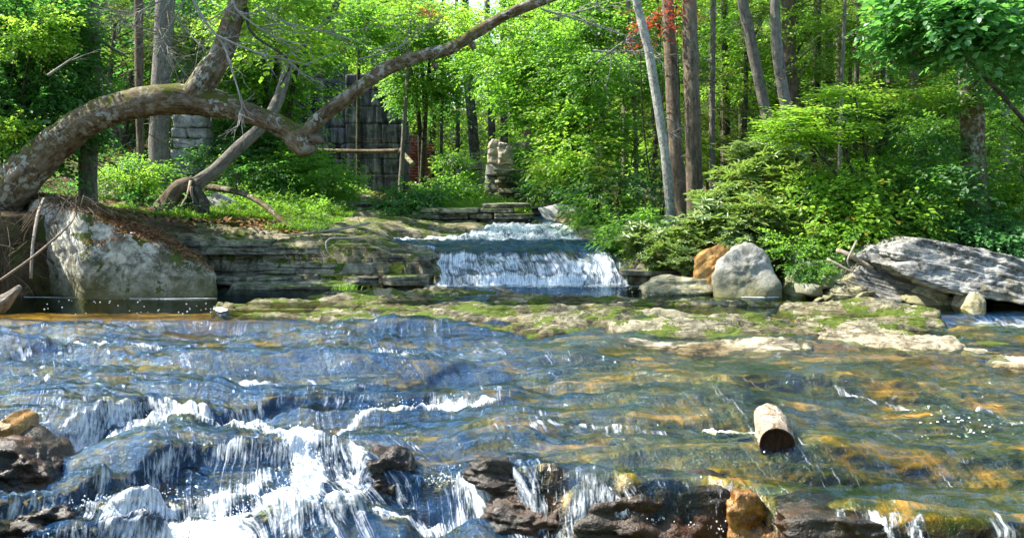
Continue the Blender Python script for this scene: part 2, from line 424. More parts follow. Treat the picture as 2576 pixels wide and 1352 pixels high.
def water_mat(name, ripple=1.0, foam_gain=1.0, refl=1.0, blue=(0.006, 0.052, 0.15)):
    t = NT(name)
    fl = t.coord(attr='flow', scale=(1.0, 0.16, 1.0))
    fl2 = t.coord(attr='flow', scale=(1.0, 0.30, 1.0))
    co = t.coord('World')
    s1 = t.noise(fl, 52, 5, 0.65, 0.3)
    s2 = t.noise(fl2, 13, 6, 0.65, 0.6)
    chop = t.noise(co, 14, 4, 0.6, 0.4)
    calm = t.attr('calm')                       # 1 = still pool
    h = t.math('ADD', t.math('MULTIPLY', s1, 0.45), t.math('ADD', t.math('MULTIPLY', s2, 0.9), t.math('MULTIPLY', chop, 0.55)))
    amt = t.math('SUBTRACT', 1.0, t.math('MULTIPLY', calm, 0.93))
    h = t.math('MULTIPLY', h, amt)
    nrm = t.bump(h, 0.85 * ripple, 0.045)
    gl = t.n('ShaderNodeBsdfGlossy'); gl.inputs['Roughness'].default_value = 0.06
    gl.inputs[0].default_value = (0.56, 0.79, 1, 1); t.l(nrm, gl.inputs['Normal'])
    tr = t.n('ShaderNodeBsdfTransparent'); tr.inputs[0].default_value = (0.78, 0.79, 0.50, 1)
    fr = t.n('ShaderNodeFresnel'); fr.inputs[0].default_value = 1.42; t.l(nrm, fr.inputs['Normal'])
    # blue body: sky reflection painted as diffuse colour, with a faint milky bubble tint
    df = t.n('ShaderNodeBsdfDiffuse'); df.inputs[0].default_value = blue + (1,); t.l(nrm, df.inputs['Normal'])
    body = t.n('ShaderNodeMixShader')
    air_sky = t.attr('air_sky_blue')
    t.l(t.math('MULTIPLY', air_sky, t.ramp(t.math('ADD', t.math('MULTIPLY', s1, 0.45), t.math('MULTIPLY', s2, 0.55)), [(0.40, 0.15), (0.56, 1.0)])), body.inputs[0])
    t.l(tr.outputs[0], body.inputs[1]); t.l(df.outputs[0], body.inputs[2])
    m1 = t.n('ShaderNodeMixShader')
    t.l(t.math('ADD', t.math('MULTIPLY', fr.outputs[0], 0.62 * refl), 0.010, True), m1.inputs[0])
    t.l(body.outputs[0], m1.inputs[1]); t.l(gl.outputs[0], m1.inputs[2])
    # foam
    fo = t.attr('foam')
    st = t.math('ADD', t.math('MULTIPLY', s1, 0.6), t.math('MULTIPLY', s2, 0.4))
    fv = t.math('ADD', t.math('MULTIPLY', fo, 0.62 * foam_gain), t.math('MULTIPLY', t.math('SUBTRACT', st, 0.5), 2.5))
    ff = t.ramp(fv, [(0.34, 0.0), (0.60, 0.42), (0.92, 1.0)])
    ff = t.math('MULTIPLY', ff, t.ramp(fo, [(0.02, 0.0), (0.12, 1.0)]))
    fc = t.ramp(st, [(0.38, (0.30, 0.46, 0.64)), (0.52, (0.74, 0.79, 0.84)), (0.6, (0.84, 0.86, 0.88))])
    fd = t.n('ShaderNodeBsdfPrincipled'); t.l(fc, fd.inputs['Base Color']); fd.inputs['Roughness'].default_value = 0.45
    t.l(nrm, fd.inputs['Normal'])
    m2 = t.n('ShaderNodeMixShader'); t.l(ff, m2.inputs[0]); t.l(m1.outputs[0], m2.inputs[1]); t.l(fd.outputs[0], m2.inputs[2])
    # where the sheet has run out (dry ledge rims, gaps between strands) there is no water
    cov = t.attr('cover')
    cf = t.ramp(t.math('ADD', cov, t.math('MULTIPLY', t.math('SUBTRACT', s1, 0.5), 1.2)), [(0.42, 0.0), (0.58, 1.0)])
    em = t.n('ShaderNodeBsdfTransparent')
    m3 = t.n('ShaderNodeMixShader'); t.l(cf, m3.inputs[0]); t.l(em.outputs[0], m3.inputs[1]); t.l(m2.outputs[0], m3.inputs[2])
    t.l(m3.outputs[0], t.out.inputs[0])
    return t.m
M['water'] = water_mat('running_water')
def plain(name, col, rough=0.5, bump=0.0):
    t = NT(name); co = t.coord('World')
    t.bsdf(t.mix(t.noise(co, 12, 4), tuple(c * 0.75 for c in col), col), rough, t.bump(t.noise(co, 30, 3), 0.5, 0.01) if bump else None)
    return t.m
M['foam'] = plain('white_foam', (0.85, 0.86, 0.88), 0.6, 1)
M['pipe'] = rock_mat('rusted_pipe', (0.05, 0.03, 0.02), (0.13, 0.09, 0.06), (0.24, 0.20, 0.13), lichen=0.3, sc=3)
# ------------------------------------------------------------------ the stream's surface as one height field
LEDGES = []
def base_z(X, Y):
    return -0.030 * np.clip(12.0 - Y, 0, 7)

def W(X, Y, upto=None):
    X = np.asarray(X, float); Y = np.asarray(Y, float)
    z = base_z(X, Y)
    for (lx, ly, ld, w, wig) in LEDGES[:upto]:
        yl = np.interp(X, lx, ly) + wig * perlin(X * 2.1, lx[0] * 3 + 1.7, 0.3) + 0.4 * wig * perlin(X * 6.3, lx[0] * 3 + 7.7, 0.3)
        d = np.interp(X, lx, ld, left=0, right=0) if lx[0] > -8 else np.interp(X, lx, ld)
        d = d * (1 + 0.35 * perlin(X * 1.3, ly[0] * 2, 4.0))
        z = z - d * (1 - sstep(-w, 0, Y - yl))
    return z

def hit(px, py, fld=None, d0=4.5, d1=15.0):
    """where the sight line of a photograph point meets the stream surface"""
    d = raydir(px, py)
    D = np.arange(d0, d1, 0.012)
    x = d.x / d.y * D; z = CAMZ + d.z / d.y * D
    s = z - W(x, D)
    k = np.where((s[:-1] > 0) & (s[1:] <= 0))[0]
    D_ = D[k[0]] + 0.012 * s[k[0]] / (s[k[0]] - s[k[0] + 1] + 1e-12) if len(k) else D[-1]
    return (float(d.x / d.y * D_), float(D_), float(CAMZ + d.z / d.y * D_))

def ledge(pts, w=0.12, wig=0.05):
    ps = [hit(a, b) + (c,) for a, b, c in pts]
    ps.sort()
    LEDGES.append((np.array([p[0] for p in ps]), np.array([p[1] for p in ps]), np.array([p[3] for p in ps]), w, wig))

ledge([(-200, 815, .03), (0, 812, .03), (300, 808, .05), (560, 802, .05), (800, 806, .04), (1000, 820, .02), (1200, 826, 0)], .3, .08)
ledge([(-200, 872, .06), (0, 868, .06), (200, 852, .08), (330, 855, .08), (450, 880, .08), (560, 905, .06), (640, 940, .04), (800, 960, 0)], .14, .06)
ledge([(600, 852, 0), (800, 860, .05), (1000, 872, .05), (1200, 872, .04), (1400, 862, 0)], .2, .08)
ledge([(-200, 940, .05), (0, 932, .06), (90, 948, .07), (250, 965, .04), (420, 975, 0)], .14, .05)
ledge([(560, 938, 0), (640, 932, .08), (760, 936, .09), (900, 952, .08), (1050, 930, .07), (1200, 908, .05), (1400, 900, .04), (1600, 905, 0)], .15, .06)
ledge([(1300, 940, 0), (1500, 955, .05), (1750, 950, .06), (1950, 965, .06), (2200, 945, .06), (2400, 975, .04), (2575, 985, .04), (2700, 985, .04)], .2, .10)
ledge([(-120, 1090, .05), (60, 1072, .08), (100, 1052, .18), (200, 1032, .22), (300, 1003, .25), (370, 985, .25), (520, 1003, .20), (700, 1000, .12), (900, 985, .11), (1100, 975, .12), (1250, 985, .07), (1450, 975, .03), (1700, 960, 0)], .11, .06)
ledge([(1240, 1075, 0), (1400, 1066, .05), (1700, 1070, .06), (1900, 1095, .06), (2100, 1120, .05), (2300, 1100, .03), (2575, 1080, 0)], .12, .05)
ledge([(1950, 1020, 0), (2100, 1000, .05), (2300, 1010, .05), (2575, 1050, .05), (2700, 1050, .05)], .16, .06)
ledge([(-100, 1290, .3), (120, 1235, .16), (180, 1212, .19), (260, 1183, .20), (350, 1158, .20), (480, 1138, .18), (600, 1128, .17), (720, 1112, .17), (800, 1100, .16), (860, 1100, .22), (930, 1140, .24), (1100, 1155, .26), (1260, 1155, .24), (1350, 1190, .20), (1450, 1205, .10), (1580, 1205, 0)], .13, .05)
ledge([(1040, 1255, 0), (1100, 1245, .20), (1250, 1248, .26), (1450, 1262, .34), (1480, 1250, .42), (1600, 1228, .55), (1800, 1218, .58), (1900, 1238, .55), (2050, 1285, .5), (2300, 1322, .5), (2575, 1345, .5), (2800, 1350, .5)], .15, .04)
ledge([(-100, 1290, .10), (160, 1285, .12), (300, 1262, .12), (450, 1245, .11), (600, 1235, .10), (720, 1215, .08), (800, 1200, 0)], .10, .07)
ledge([(-100, 1330, .2), (250, 1330, .2), (420, 1318, .16), (640, 1325, .12), (900, 1300, .10), (1050, 1290, .0)], .12, .05)

# the side chute that leaves the pool beyond the shelf and runs under the big tilted slab
def chute(X, Y):
    m = sstep(4.75, 5.25, X + 0.25 * (12.7 - Y)) * sstep(11.2, 11.5, Y)
    d = (12.75 - Y) * 0.33 + 0.05 * sstep(12.1, 12.0, Y)
    return m * np.clip(d, 0, 0.62)

def stroke(X, Y, pts, w):
    return np.exp(-(seg_dist(X, Y, [hit(a, b)[:2] for a, b in pts]) / w) ** 2)

def bands(X, Y):
    """low sheets of bedrock that the current trips over"""
    n = fbm(X * 0.40 + 0.1 * Y, Y * 1.9 + 0.25 * X, 7.0, 4, 0.5) * 0.18
    st_ = 0.034; q = n / st_
    return st_ * (np.floor(q) + sstep(0.62, 1.0, q - np.floor(q))) * sstep(12.0, 11.6, Y)

xs = np.arange(-7.4, 7.6, 0.0185)
ys = np.concatenate([np.arange(4.6, 6.6, 0.06), np.arange(6.6, 10.2, 0.016), np.arange(10.2, 12.4, 0.025), np.arange(12.4, 16.0, 0.06)])
X, Y = np.meshgrid(xs, ys)
Z = W(X, Y) + bands(X, Y)
calm = sstep(11.7, 12.15, Y + 0.12 * perlin(X, Y, 0))
rough_m = 1 - calm
warp = 0.35 * fbm(X * 0.7, Y * 0.7, 2.0, 2)
Fv = X + 0.42 * Y + warp                                   # constant along a streamline: the current runs to the front right
Fu = Y * 1.0 - Z * 1.6 + 0.3 * warp
gz = np.gradient(Z, ys, axis=0)
slope = np.clip(np.abs(gz), 0, 6)
# foam where the water drops, just under each drop, and along the strong jets
foam = (0.80 + 0.10 * sstep(0.2, -0.6, X) + 0.45 * fbm(Fv * 1.6, Y * 0.8, 11, 3)) * sstep(0.65, 2.0, slope)
below = np.zeros_like(Z)
for (lx, ly, ld, w, wig) in LEDGES:
    yl = np.interp(X, lx, ly) + wig * perlin(X * 2.1, lx[0] * 3 + 1.7, 0.3)
    d = np.interp(X, lx, ld, left=0, right=0)
    t = yl - w - Y
    below = np.maximum(below, np.clip(d * 4.2, 0, 1) * np.exp(-np.clip(t, 0, 9) / (0.10 + d * 0.9)) * (t > -w * 0.8))
right_dry = sstep(0.55, 1.0, X) * sstep(7.6, 7.4, Y)
foam = np.maximum(foam, below * 0.80 * (0.75 + 0.5 * perlin(X * 3, Y * 3, 1)))
foam = foam * (0.72 + 0.6 * fbm(Fv * 2.5, Fu * 1.0, 8, 3))
foam = foam * (1 - 0.45 * right_dry) * (1 - 0.55 * sstep(0.3, 1.4, X) * sstep(7.0, 7.6, Y))
J = lambda pts, w: stroke(X, Y, pts, w)
foam = np.maximum(foam, 1.2 * J([(1240, 1013), (1120, 1016), (1000, 1024), (900, 1045), (830, 1072), (775, 1095)], .045))
foam = np.maximum(foam, 1.9 * J([(775, 1095), (765, 1130), (790, 1180), (760, 1225), (690, 1262), (610, 1300), (520, 1335), (450, 1352)], .13))
foam = np.maximum(foam, 1.15 * J([(620, 936), (660, 945), (700, 965)], .07))
foam = np.maximum(foam, 1.1 * J([(965, 885), (1015, 890)], .07))
foam = np.maximum(foam, 1.05 * J([(1010, 915), (1060, 912), (1120, 905)], .05))
foam = np.maximum(foam, 1.0 * J([(150, 1100), (330, 1085), (500, 1060), (620, 1075), (740, 1100)], .13))
foam = np.maximum(foam, 1.0 * J([(110, 1078), (220, 1056), (320, 1030), (420, 1025), (520, 1032)], .09))
foam = np.maximum(foam, 0.85 * J([(180, 848), (300, 852), (420, 870)], .06))
foam = np.maximum(foam, 0.8 * J([(0, 928), (70, 935), (120, 955)], .04))
foam = np.maximum(foam, 0.62 * J([(1250, 1082), (1400, 1072), (1560, 1076), (1700, 1090)], .035))
foam = np.maximum(foam, 0.9 * J([(850, 1300), (1000, 1310), (1150, 1340)], .16))
foam = np.maximum(foam, 1.1 * J([(260, 1300), (420, 1290), (560, 1270)], .12))
foam = np.maximum(foam, 1.15 * J([(640, 1215), (560, 1250), (430, 1262), (330, 1270)], .13))
foam = np.maximum(foam, 1.0 * J([(300, 1345), (480, 1345), (640, 1345), (760, 1300)], .14))
foam = np.maximum(foam, 0.9 * J([(560, 1085), (660, 1100), (740, 1108)], .10))
foam = np.maximum(foam, 0.7 * J([(2100, 985), (2250, 1000), (2575, 1020)], .03))
foam = np.maximum(foam, 0.75 * J([(820, 1110), (880, 1180), (900, 1250)], .18))
foam = foam * (1.15 + 0.55 * fbm(Fv * 5, Fu * 2.5, 2, 3))
foam = np.maximum(foam, rough_m * (0.20 + 0.28 * sstep(1.2, -1.0, X)) * sstep(-0.25, 0.45, fbm(Fv * 1.1, Fu * 1.6, 17, 3)) * (0.5 + 0.5 * sstep(.05, .5, slope)))
foam = np.maximum(foam, 0.42 * J([(1885, 1090), (1895, 1140), (1950, 1160), (2012, 1135), (2060, 1180)], .028))
ch = chute(X, Y)
Z = Z - ch
foam = np.maximum(foam * (1 - (Y > 12.3)), 1.25 * sstep(5.2, 5.9, X) * sstep(11.2, 11.5, Y) * sstep(12.75, 12.1, Y) + 0)
calm = calm * (1 - sstep(0.02, 0.1, ch))
rough_m = 1 - calm
# mist-white rim where the fall meets the pool, scum line round the boulder
foam = np.maximum(foam, 0.95 * sstep(-1.35, -1.1, X) * sstep(2.1, 1.9, X) * sstep(15.0, 15.35, Y))
air_sky = np.clip(sstep(1.8, -0.8, X) * 0.62 + 0.05, 0, 1) * rough_m * (0.08 + 0.88 * sstep(0.10, 0.45, slope + 0.25 * perlin(X * 1.5, Y * 5, 3)))  # left side and slopes get the sky's reflection as blue colour
air_sky = np.maximum(air_sky, 0.7 * sstep(0.02, 0.08, ch))
# running water is never flat: travelling ridges, small standing waves
amp = rough_m * (0.022 + 0.05 * np.clip(foam, 0, 1))
Z = Z + amp * fbm(Fv * 3.2, Fu * 1.5, 0.0, 3) * 0.8 + amp * 0.55 * fbm(Fv * 10, Fu * 3.0, 5.0, 2)
Z = Z + rough_m * 0.012 * fbm(X * 1.2, Y * 7, 3.0, 3)
Z = Z + np.clip(foam, 0, 1.5) * 0.020 * (0.5 + fbm(X * 9, Y * 9, Z * 9, 3)) * (slope < 1.2)
Z = Z + (1 - rough_m) * 0.002 * fbm(X * 2, Y * 4, 0, 2)
# the mounded flow over the round rock right of the white seam
Z = Z + 0.05 * np.exp(-(seg_dist(X, Y, [hit(1120, 1075)[:2], hit(1500, 1110)[:2]]) / 0.55) ** 2)
# cover: thin sheet breaks up over the undercut ledges
cover = np.ones_like(Z)
yl3 = np.interp(X, LEDGES[10][0], LEDGES[10][1])
dry = sstep(1.15, 1.35, X) * (Y < yl3 + 0.04)
strand = np.maximum.reduce([np.exp(-((X - hit(p, 1226)[0]) / wd) ** 2) for p, wd in ((1480, .07), (1600, .03), (1640, .05), (1690, .025), (1800, .05), (2130, .12), (2200, .06), (2380, .10), (2480, .12), (2560, .08), (2050, .04))])
cover = cover * (1 - dry) + dry * (0.12 + 0.9 * strand)
foam = foam * (1 - dry) + dry * strand * 0.95 * (slope > 0.3)
yl2 = np.interp(X, LEDGES[9][0], LEDGES[9][1])
dry2 = sstep(-0.05, 0.1, X) * sstep(2.2, 2.0, X) * (np.abs(Y - yl2 + 0.08) < 0.20)
str2 = sstep(-0.2, 0.25, fbm(Fv * 2.2, 0, 3.3, 2))
cover = np.minimum(cover, 1 - dry2 * (1 - np.clip(0.35 + str2 * 0.5, 0, 1)))
cover = np.clip(cover, 0, 1)
flow = np.stack([Fv, Fu, Z * 0], -1).reshape(-1, 3)
keepw = (Y > 4.0)
V = np.stack([X, Y, Z], -1).reshape(-1, 3)
Fq = grid_faces(len(xs), len(ys))
WZ = Z.copy()
o = put('stream_water', V, Fq, M['water'], base=(0, 10, 0), attrs={'foam': np.clip(foam, 0, 1.6).ravel(), 'calm': calm.ravel(), 'air_sky_blue': air_sky.ravel(), 'cover': cover.ravel(), 'flow': flow})
tag(o, 'clear brown stream running white over low rock steps', kind='structure')

# bedrock below it
sx = slice(None, None, 2); 
Xb, Yb = X[:, sx], Y[:, sx]
steepb = sstep(.4, 1.4, np.abs(np.gradient(W(Xb, Yb), ys, axis=0)))
Zb = np.where(Xb > 1.15, np.minimum(W(Xb, Yb), W(Xb, Yb - 0.13)), W(Xb, Yb)) - 0.09 * steepb - chute(Xb, Yb) - 0.045 - 0.05 * sstep(11.9, 12.6, Yb) - 0.25 * sstep(13.0, 13.8, Yb)
lam = fbm(Xb * 0.9 + 0.2 * Yb, Yb * 2.6, 1.0, 4)
lam = 0.03 * (np.floor(lam * 6) + sstep(0.55, 1.0, lam * 6 % 1)) / 2
Zb = Zb + bands(Xb, Yb) + lam * 0.25 + 0.010 * fbm(Xb * 6, Yb * 6, 0, 3)
ex = (sstep(1.1, 1.4, Xb) * np.exp(-((Yb - yl3[:, sx] + 0.03) / 0.09) ** 2) * 0.05)
ex2 = (sstep(-0.1, 0.1, Xb) * sstep(2.2, 2.0, Xb) * np.exp(-((Yb - yl2[:, sx] + 0.0) / 0.10) ** 2) * 0.05) * (1 - str2[:, sx])
Zb = Zb + ex * 0.3 + ex2
orange = np.clip((0.45 + 0.5 * fbm(Xb * 1.2, Yb * 4, 6, 3)) * sstep(-1.0, -2.4, Xb) * np.exp(-((Yb - 12.5) / 1.3) ** 2) + 0.9 * sstep(1.8, 3.5, Xb) * np.exp(-((Yb - (11.0 - 0.32 * (Xb - 1.5))) / 0.5) ** 2), 0, 1)
o = put('streambed', np.stack([Xb, Yb, Zb], -1).reshape(-1, 3), grid_faces(Xb.shape[1], Xb.shape[0]), M['bed'], base=(0, 10, -1),
        attrs={'face': sstep(0.9, 1.8, np.abs(np.gradient(Zb, ys, axis=0))).ravel(), 'flow': flow.reshape(len(ys), len(xs), 3)[:, sx].reshape(-1, 3), 'orange': orange.ravel()})
tag(o, 'brown and orange algae covered bedrock under the stream', kind='structure')

# ------------------------------------------------------------------ upper stream: the stepped fall and the runs above it
UPK = [(15.30, 0.0), (15.42, 0.0), (15.52, 0.15), (15.72, 0.21), (15.82, 0.31), (16.02, 0.38), (16.14, 0.45), (16.5, 0.53), (18.4, 0.54), (18.55, 0.58), (18.9, 0.60), (19.0, 0.64), (19.5, 0.67), (19.6, 0.71), (22, 0.71), (26, 0.76), (32, .9)]
def W2(X, Y):
    yy = Y + 0.34 * fbm(X * 1.9, Y * 1.2, 9, 4) * sstep(15.3, 15.8, Y) - 0.12 * np.exp(-((X - 1.3) / .35) ** 2)
    return np.interp(yy, [k[0] for k in UPK], [k[1] for k in UPK])
def ch_edges(Y):
    l = np.interp(Y, [15.3, 16.4, 16.8, 17.2, 18.4, 18.8, 19.6, 22, 26], [-1.25, -1.35, -1.6, -2.3, -2.3, -1.0, -0.7, -0.2, 0.1])
    r = np.interp(Y, [15.3, 16.4, 17.2, 18.4, 19.6, 22, 26], [1.98, 1.85, 1.75, 1.5, 1.25, 1.0, .9])
    return l, r
xs2 = np.arange(-3.9, 2.3, 0.02); ys2 = np.concatenate([np.arange(15.28, 16.6, 0.02), np.arange(16.6, 24, 0.05)])
X2, Y2 = np.meshgrid(xs2, ys2)
Z2 = W2(X2, Y2)
l, r = ch_edges(Y2)
m = sstep(0, .12, X2 - l + 0.12 * perlin(Y2 * 3, X2, 1)) * sstep(0, .12, r - X2 + 0.1 * perlin(Y2 * 4, X2, 5))
gz2 = np.abs(np.gradient(Z2, ys2, axis=0))
foam2 = 0.55 * sstep(0.2, 0.9, gz2) + (0.95 + 0.35 * fbm(X2 * 1.3, Y2 * 3, 4, 3)) * sstep(16.4, 16.0, Y2)
foam2 = np.maximum(foam2, 1.9 * sstep(17.9, 18.4, Y2) * sstep(21.5, 20.0, Y2) * (0.75 + 0.4 * perlin(X2 * 3, Y2 * 2, 0)))
foam2 = np.maximum(foam2, 1.0 * sstep(15.55, 15.4, Y2))
foam2 *= (0.85 + 0.3 * fbm(X2 * 2.2, Y2 * 1.2, 2, 2))
am = 0.02 + 0.03 * np.clip(foam2, 0, 1)
wp = 0.2 * fbm(X2 * .8, Y2 * .8, 1, 2)
Fv2 = X2 + 0.1 * Y2 + wp; Fu2 = Y2 - 1.8 * Z2
Z2w = Z2 + am * fbm(Fv2 * 5, Fu2 * 2.5, 1, 3) - (1 - m) * 0.3
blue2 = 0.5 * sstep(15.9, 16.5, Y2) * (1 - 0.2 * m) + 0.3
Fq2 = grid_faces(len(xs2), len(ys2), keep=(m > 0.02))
at = {'foam': np.clip(foam2 * m, 0, 1.5).ravel(), 'calm': (0.15 * sstep(16.4, 16.8, Y2) * sstep(18.6, 18, Y2)).ravel(), 'air_sky_blue': np.clip(blue2, 0, .9).ravel(), 'cover': m.ravel(), 'flow': np.stack([Fv2, Fu2, Z2 * 0], -1).reshape(-1, 3)}
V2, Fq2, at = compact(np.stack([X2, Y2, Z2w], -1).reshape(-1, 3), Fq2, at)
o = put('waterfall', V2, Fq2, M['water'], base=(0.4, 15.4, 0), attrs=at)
tag(o, 'wide low waterfall stepping white into the pool, with blue runs above it', 'waterfall')

# bedrock around and above the fall, in thin beds
def terr(n, step, k=0.7):
    q = n / step
    return step * (np.floor(q) + sstep(k, 1.0, q - np.floor(q)))
def left_top(X, Y):
    return np.interp(X, [-7, -5, -3.5, -2.2, -1.4], [0.95, 0.74, 0.66, 0.60, 0.47]) + 0.055 * (Y - 16.0)
xs3 = np.arange(-7.2, 3.3, 0.03); ys3 = np.concatenate([np.arange(15.36, 18.0, 0.03), np.arange(18.0, 25, 0.06)])
X3, Y3 = np.meshgrid(xs3, ys3)
l, r = ch_edges(Y3)
chan = W2(X3, Y3) - 0.07
bank_l = np.maximum(left_top(X3, Y3), chan - 0.0)
bank_r = np.maximum(chan + 0.2, 0.42 + 0.05 * (Y3 - 16))
tl = sstep(0.25, -0.15, X3 - l); tr_ = sstep(-0.15, 0.2, X3 - r)
Z3 = chan * (1 - tl) + bank_l * tl; Z3 = Z3 * (1 - tr_) + bank_r * tr_
nn = fbm(X3 * 0.55, Y3 * 1.5, 0, 4) * 0.14
Z3 = Z3 + (terr(nn, 0.035) + 0.008 * fbm(X3 * 7, Y3 * 7, 1, 3)) * np.clip(tl + tr_ + 0.35, 0, 1)
fy = 15.62 + 0.10 * fbm(X3 * 1.2, 3, 1, 3)
Z3 = np.where((Y3 < fy) & (X3 < -1.25), -0.5, Z3)
Z3 = np.where((Y3 < 15.45) , -0.5, Z3)
o = put('bedrock_bank', np.stack([X3, Y3, Z3], -1).reshape(-1, 3), grid_faces(len(xs3), len(ys3)), M['slab'], base=(-2, 18, 0))
tag(o, 'flat layered bedrock beside and above the waterfall', kind='structure')

# ------------------------------------------------------------------ ground to the horizon
def Gh(X, Y):
    X = np.asarray(X, float); Y = np.asarray(Y, float)
    a = -X - 1.3; b = X - 2.0
    zl = 0.52 + 0.115 * np.clip(a, 0, 40) + 0.02 * (Y - 17) + 0.20 * np.clip(-X - 8.5, 0, 30)
    zr = 0.42 + 0.035 * (Y - 15) + 0.05 * np.clip(b, 0, 60)
    zc = 0.50 + 0.02 * (Y - 20)
    wl = sstep(-0.3, 1.2, a); wr = sstep(-0.2, 1.0, b)
    z = zc * (1 - wl) * (1 - wr) + zl * wl + zr * wr
    z = z - 0.55 * (1 - wl) * (1 - wr) * sstep(25, 22, Y)
    # knoll behind the fallen limb on the left bank
    z = z + 0.55 * np.exp(-(((X + 7.4) / 2.2) ** 2 + ((Y - 26) / 4.0) ** 2)) + 0.5 * np.exp(-(((X + 10.0) / 3) ** 2 + ((Y - 24) / 5.0) ** 2))
    z = z + 0.09 * np.clip(Y - 42, 0, 60) + 0.10 * fbm(X * 0.35, Y * 0.35, 0, 4) * sstep(16, 22, Y)
    z = z + 0.03 * fbm(X * 1.6, Y * 1.6, 3, 3)
    yb = np.interp(X, [-7.6, -6.9, -6.0, -4.5, -1.3, 2.0, 2.6, 4.2, 6, 9], [13.4, 14.4, 15.6, 16.0, 16.4, 16.6, 15.7, 15.0, 14.6, 13.6])
    sub = sstep(yb + 0.15, yb - 0.35, Y)
    side = sstep(0.0, 1.6, np.abs(X) - (0.53 * Y + 0.9)) * sstep(16, 15, Y)
    low = -1.9
    z = np.where(Y < 17.5, z * (1 - sub) + low * sub, z)
    z = np.maximum(z, low + side * (2.6 + 0.05 * (Y < 3)))
    z = np.where(Y < 3, np.maximum(z, low + sstep(4.0, 1.0, Y) * 1.5), z)
    return z
def gpt(px, D, dz=0.0):
    x = raydir(px, 500).x / raydir(px, 500).y * D
    return Vector((x, D, float(Gh(x, D)) + dz))
u = np.linspace(-1, 1, 321); xg = 9 * u + 150 * np.sign(u) * np.abs(u) ** 4
v = np.linspace(0, 1, 361); yg = -12 + 62 * v + 260 * v ** 5
XG, YG = np.meshgrid(xg, yg)
ZG = Gh(XG, YG)
inb = (XG > -6.4) & (XG < 2.9) & (YG > 15.9) & (YG < 24.2)
edge = sstep(-6.9, -5.9, XG) * sstep(3.2, 2.7, XG) * sstep(24.8, 23.8, YG) * (YG > 15.0)
zz3 = left_top(XG, YG)
ZG = ZG - np.where(inb, 0.30 * edge * sstep(-6.2, -4.6, XG), 0)
o = put('ground', np.stack([XG, YG, ZG], -1).reshape(-1, 3), grid_faces(len(xg), len(yg)), M['ground'], base=(0, 20, 0))
tag(o, 'mossy leaf strewn forest floor on both banks', kind='structure')
# ------------------------------------------------------------------ rocks
def hull_planes(pts):
    bm = bmesh.new()
    for p in pts: bm.verts.new(p)
    r = bmesh.ops.convex_hull(bm, input=bm.verts)
    bm.normal_update()
    pl = []
    for f in bm.faces:
        n = f.normal
        if f.calc_area() < 1e-9: continue
        d = n.dot(f.verts[0].co)
        if d < 0: n, d = -n, -d
        if d > 1e-4: pl.append((n.x, n.y, n.z, d))
    bm.free()
    pl = np.array(pl)
    return pl[np.unique(np.round(pl, 2), axis=0, return_index=True)[1]]

_ico = {}
def ico(sub):
    if sub not in _ico:
        bm = bmesh.new(); bmesh.ops.create_icosphere(bm, subdivisions=sub, radius=1)
        V = np.array([v.co[:] for v in bm.verts]); F = np.array([[v.index for v in f.verts] for f in bm.faces]); bm.free()
        _ico[sub] = (V / np.linalg.norm(V, axis=1)[:, None], F)
    return _ico[sub]

_cube = {}
def cube(n):
    if n not in _cube:
        V, F, off = [], [], 0
        g = np.tan(np.linspace(-1, 1, n + 1) * math.pi / 4)
        a, b = np.meshgrid(g, g); o_ = np.ones_like(a)
        for s in (1, -1):
            for ax in range(3):
                q = [None] * 3; q[ax] = o_ * s; q[(ax + 1) % 3] = a * s; q[(ax + 2) % 3] = b
                V.append(np.stack(q, -1).reshape(-1, 3)); F.append(grid_faces(n + 1, n + 1) + off); off += (n + 1) ** 2
        V = np.concatenate(V); F = np.concatenate(F)
        u_, inv = np.unique(np.round(V, 5), axis=0, return_inverse=True)
        _cube[n] = (u_, inv.reshape(-1)[F])
    return _cube[n]

def rock_verts(pts, sub=5, sharp=14, amp=0.04, freq=1.6, strata=0.0, sfreq=9, tilt=0.0, seed=0, box=False):
    pts = np.array(pts, float)
    c = (pts.max(0) + pts.min(0)) / 2; e = (pts.max(0) - pts.min(0)) / 2 + 1e-4
    pl = hull_planes(((pts - c) / e).tolist())
    D, F = cube({2: 2, 3: 7, 4: 15, 5: 30, 6: 60}[sub]) if box else ico(sub)
    # spread directions towards the box-like shape so flat rocks get even faces
    dots = D @ pl[:, :3].T
    t = np.clip(dots, 0, None) / pl[:, 3][None]
    r = 1.0 / (np.power(np.sum(t ** sharp, axis=1), 1.0 / sharp) + 1e-9)
    V = c + D * r[:, None] * e
    s = seed * 3.1
    size = float(np.mean(e))
    n = fbm(V[:, 0] * freq + s, V[:, 1] * freq, V[:, 2] * freq * 1.2, 5, 0.55)
    dirn = V - c; dirn /= np.linalg.norm(dirn, axis=1)[:, None] + 1e-9
    disp = amp * n
    if strata:
        zz = V[:, 2] + tilt * V[:, 0] + 0.06 * perlin(V[:, 0] * 1.1 + s, V[:, 1], 0)
        q = perlin(zz * sfreq, s, V[:, 0] * 0.25)
        q2 = perlin(zz * sfreq * 2.3, s + 4, V[:, 0] * 0.4)
        hor = np.hypot(dirn[:, 0], dirn[:, 1])
        disp = disp + strata * (np.tanh(q * 4) * 0.6 + np.tanh(q2 * 3) * 0.3) * hor
    return V + dirn * disp[:, None], F

def add_rock(name, pts, mat, parent=None, label=None, cat='rock', group=None, **kw):
    V, F = rock_verts(pts, **kw)
    c = np.array([V[:, 0].mean(), V[:, 1].mean(), V[:, 2].min()])
    if parent is not None:
        o = put(name, V, F, mat, base=c, parent=parent)
        if label: o['label'] = label
    else:
        o = put(name, V, F, mat, base=c)
        tag(o, label, cat, group)
    return o

